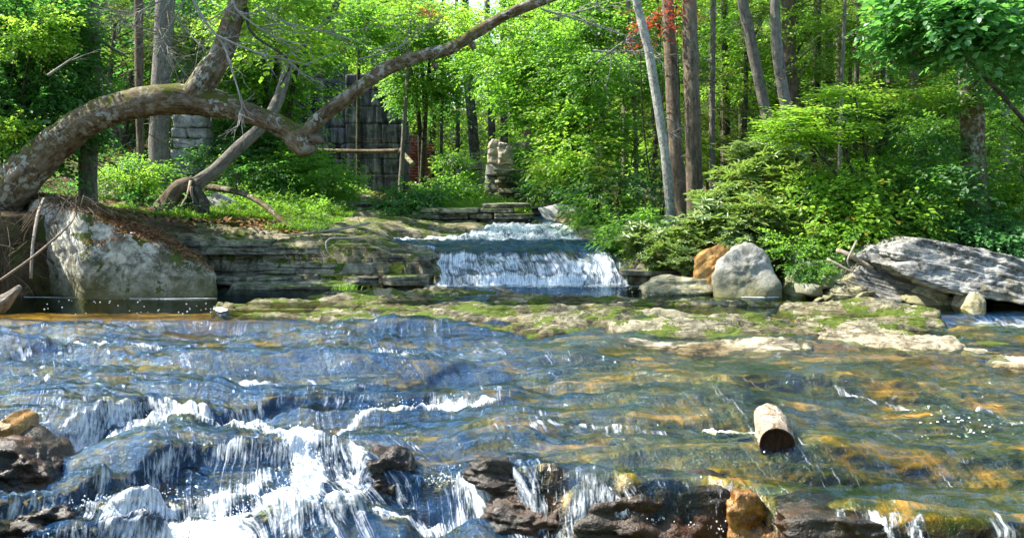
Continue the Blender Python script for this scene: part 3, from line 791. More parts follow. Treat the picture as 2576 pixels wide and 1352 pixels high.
def outline(img, D, depth, lean=0.0, back=0.8, bulge=0.15, sink=0.0):
    """img: silhouette seen in the photograph; the front at distance D leaning back, the rear depth metres behind"""
    pts = []
    zs = [P(a, b, D).z for a, b in img]; z0, z1 = min(zs), max(zs)
    cx = sum(P(a, b, D).x for a, b in img) / len(img)
    for a, b in img:
        p0 = P(a, b, D); h = (p0.z - z0) / max(z1 - z0, 1e-3)
        p = P(a, b, D + lean * h)
        pts.append((p.x, p.y, p.z - (sink if h < 0.1 else 0)))
        pts.append((cx + (p.x - cx) * back, D + lean * h + depth, z0 + (p.z - z0) * back - (sink if h < 0.1 else 0)))
        pts.append((cx + (p.x - cx) * 0.7, D + lean * h - bulge * (1 - h), z0 + (p.z - z0) * 0.6 - (sink if h < 0.1 else 0)))
    return pts

# big boulder at the pool's rim
bpts = []
def bp(px, py, D): bpts.append(tuple(P(px, py, D)))
for a in [(110, 728, 14.7), (200, 752, 13.8), (330, 752, 13.8), (545, 748, 14.1), (552, 690, 14.2), (515, 665, 14.35), (430, 615, 14.5), (330, 572, 14.4), (205, 530, 14.1),
          (202, 640, 13.8), (75, 500, 15.0), (48, 560, 15.1), (60, 660, 15.0), (230, 502, 15.4), (330, 545, 15.5), (400, 578, 15.4), (535, 690, 14.9), (100, 480, 15.3), (30, 520, 15.6), (60, 700, 15.5), (540, 740, 15.0), (480, 628, 15.1)]:
    bp(*a)
bpts += [(x, y, -0.35) for x, y, z in bpts if z < 0.12]
boulder = add_rock('boulder', bpts, M['boulder'], label='huge pale lichen spotted boulder with pine needles on its back, at the pool edge', cat='boulder', sub=6, sharp=48, amp=0.06, freq=1.9)

R = lambda *a, **k: add_rock(*a, **k)
R('boulder', outline([(1800, 745), (1795, 690), (1812, 655), (1838, 645), (1850, 620), (1875, 608), (1905, 612), (1935, 640), (1952, 680), (1968, 715), (1972, 742)], 14.0, 0.8, lean=0.35, sink=.25), M['graystone'],
  label='smooth grey upright boulder at the pool edge, pointed top', cat='boulder', sub=5, sharp=44, amp=0.045, freq=3)
R('boulder', outline([(1745, 695), (1748, 650), (1785, 622), (1815, 614), (1845, 624), (1830, 660), (1800, 700)], 14.5, 0.6, lean=0.2, sink=.2), M['orangestone'],
  label='rusty orange angular boulder leaning behind the grey pointed one', cat='boulder', sub=5, sharp=50, amp=0.035, freq=3.5, strata=.015, sfreq=14, tilt=-.8)
R('boulder', outline([(1615, 745), (1620, 722), (1655, 700), (1690, 692), (1740, 697), (1795, 700), (1798, 745)], 14.2, 0.9, lean=0.3, sink=.2, bulge=.1), M['tanstone'],
  label='low flat tan boulder lying half in the pool', cat='boulder', sub=5, sharp=34, amp=0.045, freq=3, strata=0.06, sfreq=8)
R('boulder', outline([(1983, 745), (1990, 705), (2005, 672), (2022, 668), (2028, 700), (2030, 742)], 14.2, 0.5, lean=0.1, sink=.2), M['tanstone'],
  label='narrow pale green upright rock between the grey boulder and the stone heap', cat='rock', sub=4, sharp=16, amp=0.02)
R('boulder', outline([(1990, 650), (1992, 622), (2010, 606), (2032, 612), (2038, 650)], 14.9, 0.5, sink=.3), M['graystone'],
  label='small grey rock half hidden by bush twigs', cat='rock', sub=4, amp=0.02)

# the big tilted slab and its heap: each bed of rock is a piece
bs = thing('tilted_slab_rock', 'long grey layered rock tilted over a dark hollow and side chute', 'rock', tuple(P(2400, 740, 13.4)))
def tiltslab(img, D, depth, mat, sd, amp=.085, st=.04, tl=.28, lean=.3, name='rock_slab', par=None, **kw):
    return add_rock(name, outline(img, D, depth, lean=lean, back=.92, bulge=.05, **kw), mat, parent=par or bs, sub=6 if D < 13.2 else 5, sharp=70, box=True, amp=amp, freq=2.8, strata=st, sfreq=13, tilt=tl, seed=sd)
tiltslab([(2265, 650), (2275, 620), (2320, 598), (2370, 606), (2575, 652), (2760, 690), (2760, 735), (2575, 700), (2420, 690), (2330, 672)], 13.0, 1.5, M['bigslab'], 1)
tiltslab([(2255, 668), (2290, 655), (2430, 678), (2600, 700), (2760, 740), (2760, 775), (2575, 750), (2520, 744), (2440, 735), (2340, 712), (2275, 690)], 12.8, 1.3, M['bigslab'], 2)
heap = thing('layered_rock_heap', 'heap of thin grey tilted slabs beside the big tilted rock', 'rock', tuple(P(2200, 745, 13.6)))
for i, im in enumerate([[(2150, 650), (2200, 618), (2255, 608), (2275, 625), (2265, 650), (2200, 665)],
                        [(2140, 700), (2165, 668), (2260, 662), (2400, 730), (2380, 738), (2270, 705)],
                        [(2110, 712), (2150, 690), (2260, 712), (2360, 745), (2330, 750), (2220, 730)],
                        [(2100, 735), (2130, 712), (2220, 732), (2310, 752), (2280, 758), (2180, 750)],
                        [(2060, 668), (2100, 640), (2170, 632), (2200, 650), (2150, 672)],
                        [(2040, 700), (2075, 672), (2130, 676), (2140, 700), (2100, 718)]]):
    tiltslab(im, 13.9 - 0.08 * i if i < 4 else 14.4, 0.8, M['bigslab'], 10 + i, amp=.02, st=.035, par=heap, lean=.15)
for i, (im, D, mt, lb) in enumerate([
        ([(2280, 760), (2290, 745), (2340, 738), (2420, 748), (2440, 765)], 13.2, 'graystone', 'long low grey stone at the water under the tilted slabs'),
        ([(2320, 742), (2335, 722), (2365, 716), (2390, 735), (2392, 745)], 13.3, 'tanstone', 'rounded mossy stone under the tilted slab'),
        ([(2395, 742), (2405, 722), (2430, 716), (2450, 735), (2448, 748)], 13.3, 'graystone', 'pale rounded stone under the tilted slab beside the mossy one'),
        ([(2425, 778), (2440, 740), (2460, 728), (2478, 745), (2482, 780), (2460, 790)], 12.7, 'tanstone', 'upright pointed tan stone at the mouth of the dark hollow'),
        ([(2085, 760), (2090, 738), (2105, 732), (2120, 742), (2122, 760)], 13.7, 'graystone', 'small stone standing at the foot of the slab heap'),
        ([(2120, 765), (2150, 750), (2200, 748), (2240, 762), (2230, 770)], 13.4, 'graystone', 'flat grey stone awash in front of the slab heap'),
        ([(820, 520), (840, 506), (865, 503), (885, 520), (880, 530), (840, 532)], 22.0, 'whitestone', 'whitish angular stone on the bank near the old wall'),
        ([(722, 535), (728, 520), (745, 514), (770, 530), (765, 537)], 20.5, 'whitestone', 'small white stone on the grass of the bank'),
        ([(1430, 500), (1450, 470), (1480, 455), (1520, 480), (1520, 500)], 25, 'masonry', 'mossy dark rock under the trees beyond the cascade'),
        ([(1452, 555), (1470, 520), (1500, 520), (1500, 545), (1480, 560)], 21.5, 'tanstone', 'pale rock on the far bank beside the upper cascade'),
        ([(1515, 605), (1520, 580), (1565, 572), (1590, 590), (1580, 612)], 17.6, 'graystone', 'brownish rock under the bushes beside the fall'),
        ([(1450, 598), (1460, 570), (1490, 566), (1510, 580), (1505, 600)], 18.5, 'tanstone', 'sunlit yellow rock at the edge of the upper cascade'),
        ([(1350, 522), (1400, 512), (1450, 515), (1490, 530), (1490, 545), (1370, 545)], 22.5, 'whitestone', 'whitish flat rock beyond the upper cascade'),
        ([(245, 490), (260, 465), (300, 460), (335, 480), (330, 496)], 18.2, 'tanstone', 'flat mossy rock beside the dark trunk on the bank'),
        ([(500, 500), (540, 482), (600, 512), (600, 520), (540, 515)], 18.5, 'graystone', 'flat grey rock sliver in the grass below the leaning trunk'),
        ([(1592, 715), (1590, 668), (1605, 640), (1640, 655), (1665, 700), (1640, 715)], 15.5, 'wetrock', 'dark wet rock closing the fall at its far side'),
        ]):
    add_rock('stone', outline(im, D, 0.5, lean=0.15, sink=0.25 if D < 20 else .15), M[mt], label=lb, cat='stone', sub=4, sharp=36, amp=0.03, freq=4, seed=i)

rr = random.Random(77)
for i in range(24):
    px, D = rr.uniform(2035, 2190), rr.uniform(13.5, 14.7); s = rr.uniform(.07, .20)
    c_ = P(px, 700, D); z_ = -.12 + max(0, D - 13.6) * .42 + rr.uniform(0, .06)
    add_rock('stone', [(c_.x + rr.uniform(-1, 1) * s * 1.3, D + rr.uniform(-1, 1) * s, z_ + rr.uniform(-.3, 1) * s) for _ in range(14)], M[rr.choice(['graystone', 'bigslab', 'tanstone'])],
             label='small rubble stone heaped between the bushes and the layered slabs', cat='stone', group='rubble stones on the far bank', sub=4, sharp=40, amp=.015, freq=5, seed=i)
# beds of rock: thin slabs stacked in courses
def beds(par, x0, x1, yfront, ztop, zbot, depth, mat, rng, th=(0.06, 0.16), ln=(0.6, 1.8), jit=0.14, batter=0.0, cap=60, sub=4):
    z = zbot; n = 0
    zt = max(ztop(x) for x in np.linspace(x0, x1, 9))
    while z < zt - 0.03 and n < cap:
        h = rng.uniform(*th)
        x = x0 - rng.uniform(0, .4); roff = rng.uniform(-jit, jit) * 0.8
        while x < x1:
            L = min(rng.uniform(*ln), x1 - x + rng.uniform(-.1, .12))
            if L < .15: break
            if z + h * 0.6 < ztop(x + L / 2):
                yf = yfront(x + L / 2) + roff + rng.uniform(-jit, jit) * 0.5 + batter * (z - zbot)
                hh = h * rng.uniform(.80, .99)
                pts = []
                for sx in np.linspace(0, 1, 5):
                    w = rng.uniform(-.10, .10); e = 0.05 if sx in (0, 1) else 0
                    pts += [(x + sx * L, yf + w + e, z), (x + sx * L, yf + w + e + rng.uniform(-.02, .05), z + hh)]
                    pts += [(x + sx * L, yf + depth, z), (x + sx * L, yf + depth, z + hh)]
                add_rock('rock_slab', pts, mat, parent=par, sub=sub, sharp=60, box=True, amp=0.03, freq=2.6, seed=n)
                n += 1
            x += L + rng.uniform(0.0, 0.05)
        z += h * rng.uniform(.96, 1.02)
rng = random.Random(5)
lg = thing('layered_rock_ledge', 'long mossy ledge of thin dark rock beds between the boulder and the waterfall', 'rock ledge', (-3.2, 15.6, 0))
beds(lg, -5.4, -1.25, lambda x: 15.42 + 0.05 * math.sin(x * 2), lambda x: float(np.interp(x, [-5.4, -3.5, -2, -1.3], [0.74, 0.66, 0.58, .42])), -0.12, 0.65, M['strata'], rng, batter=0.30, ln=(.5, 2.6), th=(.045, .20), jit=.24)
add_rock('rock_slab', [(-4.4, 15.0, -.1), (-4.3, 15.0, .07), (-2.5, 14.95, .05), (-2.4, 15.0, -.1), (-4.4, 15.6, .1), (-2.5, 15.6, .08), (-3.4, 14.9, .05)], M['strata'], parent=lg, sub=5, amp=.02, sharp=50, box=True)
def far_ledge(label, pxa, pxb, pya, pyb, D, seed, mat='strata', th=(.08, .18), cat='rock ledge'):
    a = P(pxa, pyb, D); b = P(pxb, pyb, D); zt = P(pxa, pya, D).z
    t = thing('rock_ledge', label, cat, ((a.x + b.x) / 2, D, a.z))
    r_ = random.Random(seed)
    e = (b.x - a.x) * 0.22
    beds(t, a.x, b.x, lambda x: D, lambda x: a.z + (zt - a.z) * min(1, max(0.25, (x - a.x) / e), max(0.25, (b.x - x) / e)), a.z - .1, .9, M[mat], r_, th=th, ln=(.5, 1.6), jit=.22, batter=.5)
far_ledge('brown rock beds stepping up behind the upper cascade under green weeds', 1060, 1340, 508, 572, 20.5, 3)
far_ledge('dark rock beds jutting out in front of the tall ruined wall', 860, 1010, 508, 560, 21.5, 4)
far_ledge('pale rock beds at the far rim of the upper cascade', 1385, 1500, 545, 585, 19.6, 8, 'tanstone')
far_ledge('broken dark stone beds at the foot of the pale ruined pillar', 1265, 1330, 430, 500, 28.0, 6)
far_ledge('dark ledge under the trees behind the waterfall with a square hollow', 1400, 1520, 480, 515, 26.0, 9)
far_ledge('dark undercut rock beneath the bushes at the fall', 1600, 1760, 672, 720, 15.3, 12)

# ------------------------------------------------------------------ the flat shelf in mid stream: each sheet of rock a piece
def shelf(name, img, z, mat, parent=None, seed=0, rise=0.05, sp=0.028, tilt=(0, 0), label=None, step=.016, cat='rock'):
    pg = [tuple(Pz(a, b, z))[:2] for a, b in img]
    x0, x1 = min(p[0] for p in pg) - .1, max(p[0] for p in pg) + .1
    y0, y1 = min(p[1] for p in pg) - .1, max(p[1] for p in pg) + .1
    gx = np.arange(x0, x1, sp); gy = np.arange(y0, y1, sp)
    A, B = np.meshgrid(gx, gy)
    d, ins = seg_dist(A, B, pg, True)
    sd = np.where(ins, d, -d) + 0.07 * fbm(A * 2.2 + seed, B * 2.2, 0, 4)
    n = fbm(A * 0.8 + seed * 1.7, B * 1.9, 0.5 * seed, 5, 0.55)
    bedz = terr(n * 0.11, step * 1.3) * 0.9 + 0.012 * n - 0.015
    cr = np.abs(fbm(A * 0.9 + 5 + seed, B * 1.6, 2, 3)); crack = -0.06 * np.exp(-(cr / 0.02) ** 2)
    e = sstep(-0.05, 0.03, sd)
    zz = z - 0.16 + e * (0.16 + 0.0) + np.clip(sd, 0, 0.5) * rise * 0.9 + (bedz + crack + 0.006 * fbm(A * 12, B * 12, 0, 3)) * e
    zz = zz + tilt[0] * (A - (x0 + x1) / 2) + tilt[1] * (B - (y0 + y1) / 2)
    Fk = grid_faces(len(gx), len(gy), keep=(sd > -0.09))
    Vk, Fk, _ = compact(np.stack([A, B, zz], -1).reshape(-1, 3), Fk)
    o = put(name, Vk, Fk, M[mat], parent=parent, base=((x0 + x1) / 2, (y0 + y1) / 2, z) )
    if parent is None: tag(o, label, cat)
    return o
sh = thing('rock_shelf', 'broad flat yellowish rock shelf across the middle of the stream with green moss patches', 'rock shelf', tuple(Pz(1250, 790, 0)))
shelf('rock_sheet', [(535, 778), (560, 762), (690, 750), (880, 735), (1080, 726), (1300, 735), (1560, 745), (1750, 756), (1950, 765), (1900, 800), (1700, 815), (1430, 828), (1150, 822), (900, 812), (700, 795), (600, 788)], .015, 'slab', sh, 1, rise=.05)
shelf('rock_sheet', [(1080, 812), (1250, 800), (1480, 808), (1560, 822), (1500, 838), (1350, 836), (1150, 826)], .0, 'slab', sh, 2, rise=.03)
shelf('rock_sheet', [(1500, 800), (1700, 790), (1900, 795), (2080, 815), (2060, 835), (1800, 840), (1560, 836)], .05, 'slab', sh, 3, rise=.06)
shelf('rock_sheet', [(1440, 838), (1560, 828), (1750, 840), (1880, 850), (2060, 862), (2050, 880), (1850, 884), (1620, 870), (1480, 852)], -.03, 'paleslab', sh, 4, rise=.04)
shelf('rock_sheet', [(1960, 770), (2100, 760), (2300, 775), (2370, 790), (2385, 822), (2300, 836), (2150, 830), (2000, 805)], .03, 'slab', sh, 5, rise=.10)
shelf('rock_sheet', [(2020, 838), (2080, 822), (2200, 830), (2400, 845), (2420, 862), (2400, 880), (2280, 868), (2120, 850)], .03, 'paleslab', sh, 6, rise=.10)
shelf('rock_sheet', [(2110, 866), (2300, 858), (2460, 872), (2620, 880), (2720, 890), (2700, 905), (2480, 898), (2350, 905), (2200, 888)], -.05, 'paleslab', sh, 7, rise=.08)
shelf('rock_sheet', [(2440, 918), (2560, 905), (2720, 900), (2720, 945), (2560, 940)], -.09, 'paleslab', sh, 8, rise=.05)
shelf('rock_sheet', [(2380, 850), (2440, 838), (2500, 858), (2620, 872), (2500, 885), (2400, 870)], -.02, 'slab', sh, 9, rise=.08)
shelf('rock_sheet', [(1620, 752), (1900, 752), (2100, 762), (2000, 772), (1750, 768)], .0, 'slab', sh, 10, rise=.02)

# wet rocks standing out of the rapids in front
def wet(label, img, D, depth, mat='wetrock', **kw):
    k = dict(sub=5, sharp=50, box=True, amp=0.09, freq=3.4, strata=0.03, sfreq=11); k.update(kw)
    add_rock('wet_rock', outline(img, D, depth, lean=0.08, sink=.1, bulge=.05, back=.95), M[mat], label=label, cat='rock', **k)
def dl(px, py): return hit(px, py)[1]
wet('long black wet rock face under the sliding sheet, rivulets running down it', [(1455, 1352), (1475, 1290), (1520, 1258), (1620, 1238), (1780, 1232), (1845, 1240), (1870, 1300), (1880, 1400), (1460, 1400)], dl(1650, 1240) - .07, .45)
wet('rusty orange wedge of wet rock at the lip of the lower fall', [(1850, 1400), (1840, 1300), (1862, 1242), (1900, 1240), (1935, 1290), (1975, 1330), (2010, 1400)], dl(1900, 1250) - .07, .35, 'wetorange')
wet('dark wet rock face beyond the rusty wedge under thin falls', [(1990, 1400), (1985, 1312), (2060, 1300), (2300, 1340), (2560, 1365), (2640, 1420)], dl(2200, 1325) - .07, .5)
wet('dark blocky wet rock between two small falls', [(1240, 1330), (1235, 1262), (1300, 1256), (1420, 1272), (1475, 1290), (1470, 1340), (1350, 1345)], dl(1350, 1262) - .08, .4)
wet('dark rock beneath the narrow comb of falling water', [(925, 1190), (930, 1148), (1010, 1152), (1035, 1190), (1030, 1215), (960, 1210)], dl(980, 1155) - .05, .3)
wet('jagged brown wet rock edge beside the comb of water', [(1180, 1215), (1185, 1168), (1280, 1158), (1340, 1190), (1430, 1215), (1450, 1240), (1330, 1235), (1240, 1225)], dl(1300, 1180) - .05, .35)
wet('black rounded wet rock at the very edge of the rapids', [(-60, 1290), (-60, 1130), (10, 1120), (60, 1150), (110, 1190), (150, 1240), (160, 1300)], dl(60, 1210) - .1, .6, amp=.07)
wet('wet brown rock with water curling round it, edge of the first fall', [(-40, 1130), (-30, 1075), (5, 1052), (30, 1070), (42, 1110), (38, 1150)], dl(10, 1130), .4, 'wetorange', amp=.03)
wet('low dark wet rock in the bottom corner of the rapids', [(-60, 1400), (-60, 1320), (60, 1300), (160, 1285), (210, 1310), (200, 1400)], dl(100, 1320) - .12, .4)
wet('dark hollowed rock at the back of the side chute', [(2480, 800), (2500, 760), (2600, 765), (2760, 780), (2760, 880), (2640, 860)], 13.1, .7, amp=.03)
wet('dark stone block with a square hollow above the upper cascade', [(1340, 548), (1338, 520), (1390, 515), (1392, 548)], 23.5, .6, amp=.02)
# ------------------------------------------------------------------ ruins
def block(par, x, y, z, sx, sy, sz, mat, rng, sub=3, amp=0.02, name='stone_block', rot=0.0, jit=.06):
    j = lambda s: rng.uniform(-jit, jit) * s
    pts = []
    ca, sa = math.cos(rot), math.sin(rot)
    for a in (0, 1):
        for b in (0, 1):
            for c in (0, 1):
                px_, py_ = (a - .5) * sx + j(sx), (b - .5) * sy + j(sy) * .3
                pts.append((x + sx / 2 + px_ * ca - py_ * sa, y + sy / 2 + px_ * sa + py_ * ca, z + c * sz + j(sz)))
    return add_rock(name, pts, M[mat], parent=par, sub=sub, sharp=60, box=True, amp=amp, freq=3, seed=rng.randint(0, 99))

def wall(label, pxa, pxb, pybot, D, top, rng, mat='masonry', bw=(.35, .8), bh=(.22, .38), depth=.5, ragged=.25, cat='ruined wall', name='ruined_wall', steps=None, sub=3, amp=.02, jit=.06):
    a, b = P(pxa, pybot, D), P(pxb, pybot, D)
    z0 = min(a.z, float(Gh((a.x + b.x) / 2, D)) + .02)
    t = thing(name, label, cat, ((a.x + b.x) / 2, D, z0))
    z = z0 - .1
    ztop = P(pxa, top if not callable(top) else min(top(q) for q in np.linspace(pxa, pxb, 9)), D).z
    while z < ztop:
        h = rng.uniform(*bh); x = a.x
        while x < b.x - .05:
            w = min(rng.uniform(*bw), b.x - x)
            if b.x - (x + w) < .12: w = b.x - x
            pxm = CX + (x + w / 2) / D * FPX
            tt = P(pxm, top(pxm) if callable(top) else top, D).z
            if z + h * .7 < tt + rng.uniform(-ragged, ragged) * h * 2:
                block(t, x, D + rng.uniform(-.6, .6) * jit, z, w * rng.uniform(.975 if jit > .03 else .995, .998), depth, h * rng.uniform(.97 if jit > .03 else .99, .997), mat, rng, sub=sub, amp=amp, jit=jit)
            x += w
        z += h
    return t
rng = random.Random(11)
wall('square dry stone pillar of big rough grey blocks, seen under the arching trunk', 436, 520, 455, 22.0, 292, rng, bw=(.3, .7), bh=(.16, .32), depth=.6, cat='stone pillar', name='stone_pillar', amp=.03)
wall('low tumbled dry stone wall behind the slim trunks on the bank', 255, 352, 470, 24.0, lambda p: 235 + (p - 255) * -.1 + 60, rng, bw=(.35, .9), bh=(.18, .34))
wall('old rubble wall half hidden by leaves behind the arching trunk', 60, 215, 430, 24.5, lambda p: 290, rng, bw=(.4, .9), bh=(.2, .36))
# tall stained wall: courses of large cut blocks
wall('tall dark stained ruined wall standing beyond the rusty pipe', 872, 1018, 512, 30.0, lambda p: 190 if p < 990 else 250, rng, mat='streakwall', bw=(.7, 1.3), bh=(.42, .6), depth=1.6, ragged=.1, sub=4, amp=.012, jit=.012)
wall('high ruined wall behind the maple leaves and the leaning trunk', 640, 872, 480, 32.0, lambda p: 130 + (p < 700) * 70, rng, mat='streakwall', bw=(.5, 1.2), bh=(.4, .6), depth=.8, sub=3, amp=.015, jit=.02)
def pillar():
    t = thing('ruined_pillar', 'pale broken pillar with jagged top above a grey stone base', 'ruined pillar', tuple(P(1258, 482, 29)))
    for k, (x0, x1, y0, y1, m) in enumerate([(1218, 1262, 482, 440, 'masonry'), (1258, 1292, 484, 436, 'masonry'), (1219, 1292, 442, 412, 'masonry')]):
        add_rock('stone_block', outline([(x0, y0), (x0 + 2, y1), (x1 - 1, y1), (x1, y0)], 29, .9), M[m], parent=t, sub=4, sharp=20, amp=.03)
    add_rock('jagged_top', outline([(1224, 414), (1226, 372), (1236, 347), (1262, 352), (1270, 414)], 29.1, .7), M['palemasonry'], parent=t, sub=5, sharp=14, amp=.05, freq=2.4)
    add_rock('jagged_top', outline([(1250, 414), (1254, 356), (1282, 360), (1292, 372), (1290, 414)], 29.0, .6), M['palemasonry'], parent=t, sub=5, sharp=14, amp=.05, freq=3)
pillar()
wall('low grey stone wall between the red bricks and the pale pillar', 1122, 1214, 470, 30.5, lambda p: 418 - 34 * math.exp(-((p - 1188) / 14) ** 2), rng, bw=(.3, .7), bh=(.18, .3))
def brickwall():
    D = 33.0
    t = thing('red_brick_wall', 'crumbling red brick wall beside the tall dark ruin', 'brick wall', tuple(P(1055, 470, D)))
    # a few bricks share mesh data
    lib = []
    for i in range(6):
        r_ = random.Random(i)
        pts = [((a - .5) * .235 + r_.uniform(-.01, .01), (b - .5) * .11, (c - .5) * .080 + r_.uniform(-.004, .004)) for a in (0, 1) for b in (0, 1) for c in (0, 1)]
        V, F = rock_verts(pts, sub=2, box=True, sharp=40, amp=.006, freq=9, seed=i)
        lib.append(mesh_from('brick', V, F, M['brick']))
    core0, core1 = P(1032, 470, D + .22), P(1082, 338, D + .22)
    add_rock('mortar_core', [(x, D + y, z) for x in (core0.x, core1.x) for y in (.09, .30) for z in (core0.z, core0.z + (core1.z - core0.z) * (0.96 if x == core0.x else .72))], M['palemasonry'], parent=t, sub=3, sharp=24, amp=.02)
    z = core0.z; row = 0
    while z < core1.z:
        x = core0.x - (.12 if row % 2 else 0)
        while x < core1.x:
            pxm = CX + x / D * FPX
            if z < P(0, 334 + max(0, pxm - 1040) * .9, D).z + random.Random(row).uniform(-.08, .08):
                b = link('brick', lib[(row * 7 + int(x * 9)) % 6], t, (x + .12 - t.location.x, D + .05 * perlin(x * 9, z * 9, 0) * .5 - t.location.y, z - t.location.z))
            x += .25
        z += .0925; row += 1
brickwall()

# ------------------------------------------------------------------ wood
class TB:
    def __init__(s): s.V = []; s.F = []; s.B = []; s.n = 0
    def add(s, pts, rad, seg=8, lump=0.0, seed=0, smooth=True, cap=True, step=None):
        pts = [Vector(p) for p in pts]
        if smooth and len(pts) > 2:
            out, ro = [], []
            q = [pts[0] * 2 - pts[1]] + pts + [pts[-1] * 2 - pts[-2]]
            rr = list(rad)
            for i in range(len(pts) - 1):
                L = (pts[i + 1] - pts[i]).length
                k = max(2, int(L / step)) if step else 4
                for j in range(k):
                    t = j / k; a, b, c, d = q[i:i + 4]
                    out.append(0.5 * ((2 * b) + (c - a) * t + (2 * a - 5 * b + 4 * c - d) * t * t + (3 * b - a - 3 * c + d) * t ** 3))
                    ro.append(rr[i] * (1 - t) + rr[i + 1] * t)
            out.append(pts[-1]); ro.append(rr[-1]); pts, rad = out, ro
        n = len(pts); A = np.array([p[:] for p in pts]); T = np.gradient(A, axis=0); T /= np.linalg.norm(T, axis=1)[:, None] + 1e-9
        up = np.array([0, 0, 1.0]) if abs(T[0, 2]) < .9 else np.array([1.0, 0, 0])
        N = np.cross(T[0], up); N /= np.linalg.norm(N)
        th = np.linspace(0, 2 * np.pi, seg, endpoint=False); ct, st = np.cos(th)[:, None], np.sin(th)[:, None]
        vl = 0.0; base = s.n
        for i in range(n):
            N = N - T[i] * N.dot(T[i]); N /= np.linalg.norm(N) + 1e-9
            Bn = np.cross(T[i], N)
            if i: vl += np.linalg.norm(A[i] - A[i - 1])
            r = np.full((seg, 1), rad[i])
            bk = np.concatenate([ct * max(rad[i], .02), st * max(rad[i], .02), np.full((seg, 1), vl + seed * 1.7)], 1)
            if lump:
                r = r * (1 + lump * fbm(bk[:, 0:1] / rad[i] * .8 + seed, bk[:, 1:2] / rad[i] * .8, vl * 1.6 + seed, 4, .6))
            s.V.append(A[i] + (N * ct + Bn * st) * r); s.B.append(bk)
        f = np.arange(n - 1)[:, None] * seg + np.arange(seg)[None]
        g = np.arange(n - 1)[:, None] * seg + (np.arange(seg)[None] + 1) % seg
        s.F += (np.stack([f, g, g + seg, f + seg], -1).reshape(-1, 4) + base).tolist()
        if cap and rad[-1] > .012: s.F.append([base + (n - 1) * seg + k for k in range(seg)])
        if cap and rad[0] > .012: s.F.append([base + k for k in range(seg)][::-1])
        s.n += n * seg
        return s
    def build(s, name, mat, base=None, parent=None):
        return put(name, np.concatenate(s.V), s.F, mat, base=base, parent=parent, attrs={'bark': np.concatenate(s.B)})

def twigs(tb, p, d, L, r, depth, rng, droop=0.0, spread=.6, seg=4, kids=3, wob=.25):
    p = Vector(p); d = Vector(d).normalized(); pts = [p.copy()]; n = 5
    for i in range(n):
        d = (d + Vector([rng.gauss(0, wob * .5) for _ in range(3)]) + Vector((0, 0, -droop))).normalized()
        p = p + d * (L / n); pts.append(p.copy())
    tb.add(pts, [r * (1 - .75 * i / n) for i in range(n + 1)], seg=seg, smooth=False, cap=False)
    if depth > 0:
        for k in range(kids):
            i = rng.randint(1, n - 1)
            dd = (pts[i + 1] - pts[i]).normalized() + Vector([rng.gauss(0, spread) for _ in range(3)])
            twigs(tb, pts[i], dd, L * rng.uniform(.4, .65), r * .5, depth - 1, rng, droop, spread, seg, kids, wob)

# ------------------------------------------------------------------ leaves
def leaf_shape(kind):
    """returns local leaf vertices (x across, y along, z up) and faces"""
    if kind == 'needle':
        return np.array([(0, 0, 0), (.10, .5, 0), (0, 1, 0), (-.10, .5, 0)], float), [(0, 1, 2, 3)]
    w = {'broad': .36, 'round': .46, 'long': .15, 'fern': .13}[kind]
    z = .10 if kind != 'long' else .05
    return np.array([(0, 0, 0), (w * .85, .30, z), (w * .8, .66, z * .8), (0, 1, -.06), (-w * .8, .66, z * .8), (-w * .85, .30, z)], float), [(0, 1, 2, 3), (0, 3, 4, 5)]

def spray_leaves(kind, rng):
    """leaves of one spray: list of (pos, yaw, pitch, roll, size)"""
    out = []
    if kind == 'whorl':
        for j in range(2):
            c = np.array([0, .16 * j, .05 * j]); n = rng.randint(6, 8)
            for i in range(n):
                a = 2 * math.pi * i / n + rng.uniform(-.2, .2)
                out.append((c, a, rng.uniform(-.15, .45), rng.uniform(-.3, .3), rng.uniform(.10, .15)))
    elif kind == 'needle':
        for i in range(11):
            t = i / 10
            for s in (-1, 1):
                out.append(((0, t * .5, -.06 * t * t), s * rng.uniform(.7, 1.1), rng.uniform(-.2, .1), rng.uniform(-.3, .3), .20 * (1 - .6 * t) * rng.uniform(.8, 1.1)))
    else:
        sz = {'broad': .10, 'small': .075, 'big': .135}[kind]
        n = {'broad': 7, 'small': 8, 'big': 6}[kind]
        for i in range(n):
            t = (i + .5) / n
            out.append(((rng.uniform(-.03, .03), t * .55, -.05 * t * t + rng.uniform(-.02, .02)), (1 if i % 2 else -1) * rng.uniform(.5, 1.2), rng.uniform(-.45, .15), rng.uniform(-.5, .5), sz * rng.uniform(.7, 1.15)))
        out.append(((0, .56, -.05), rng.uniform(-.3, .3), -.3, 0, sz))
    return out
SHAPE = {'whorl': 'long', 'needle': 'needle', 'broad': 'broad', 'small': 'round', 'big': 'round'}

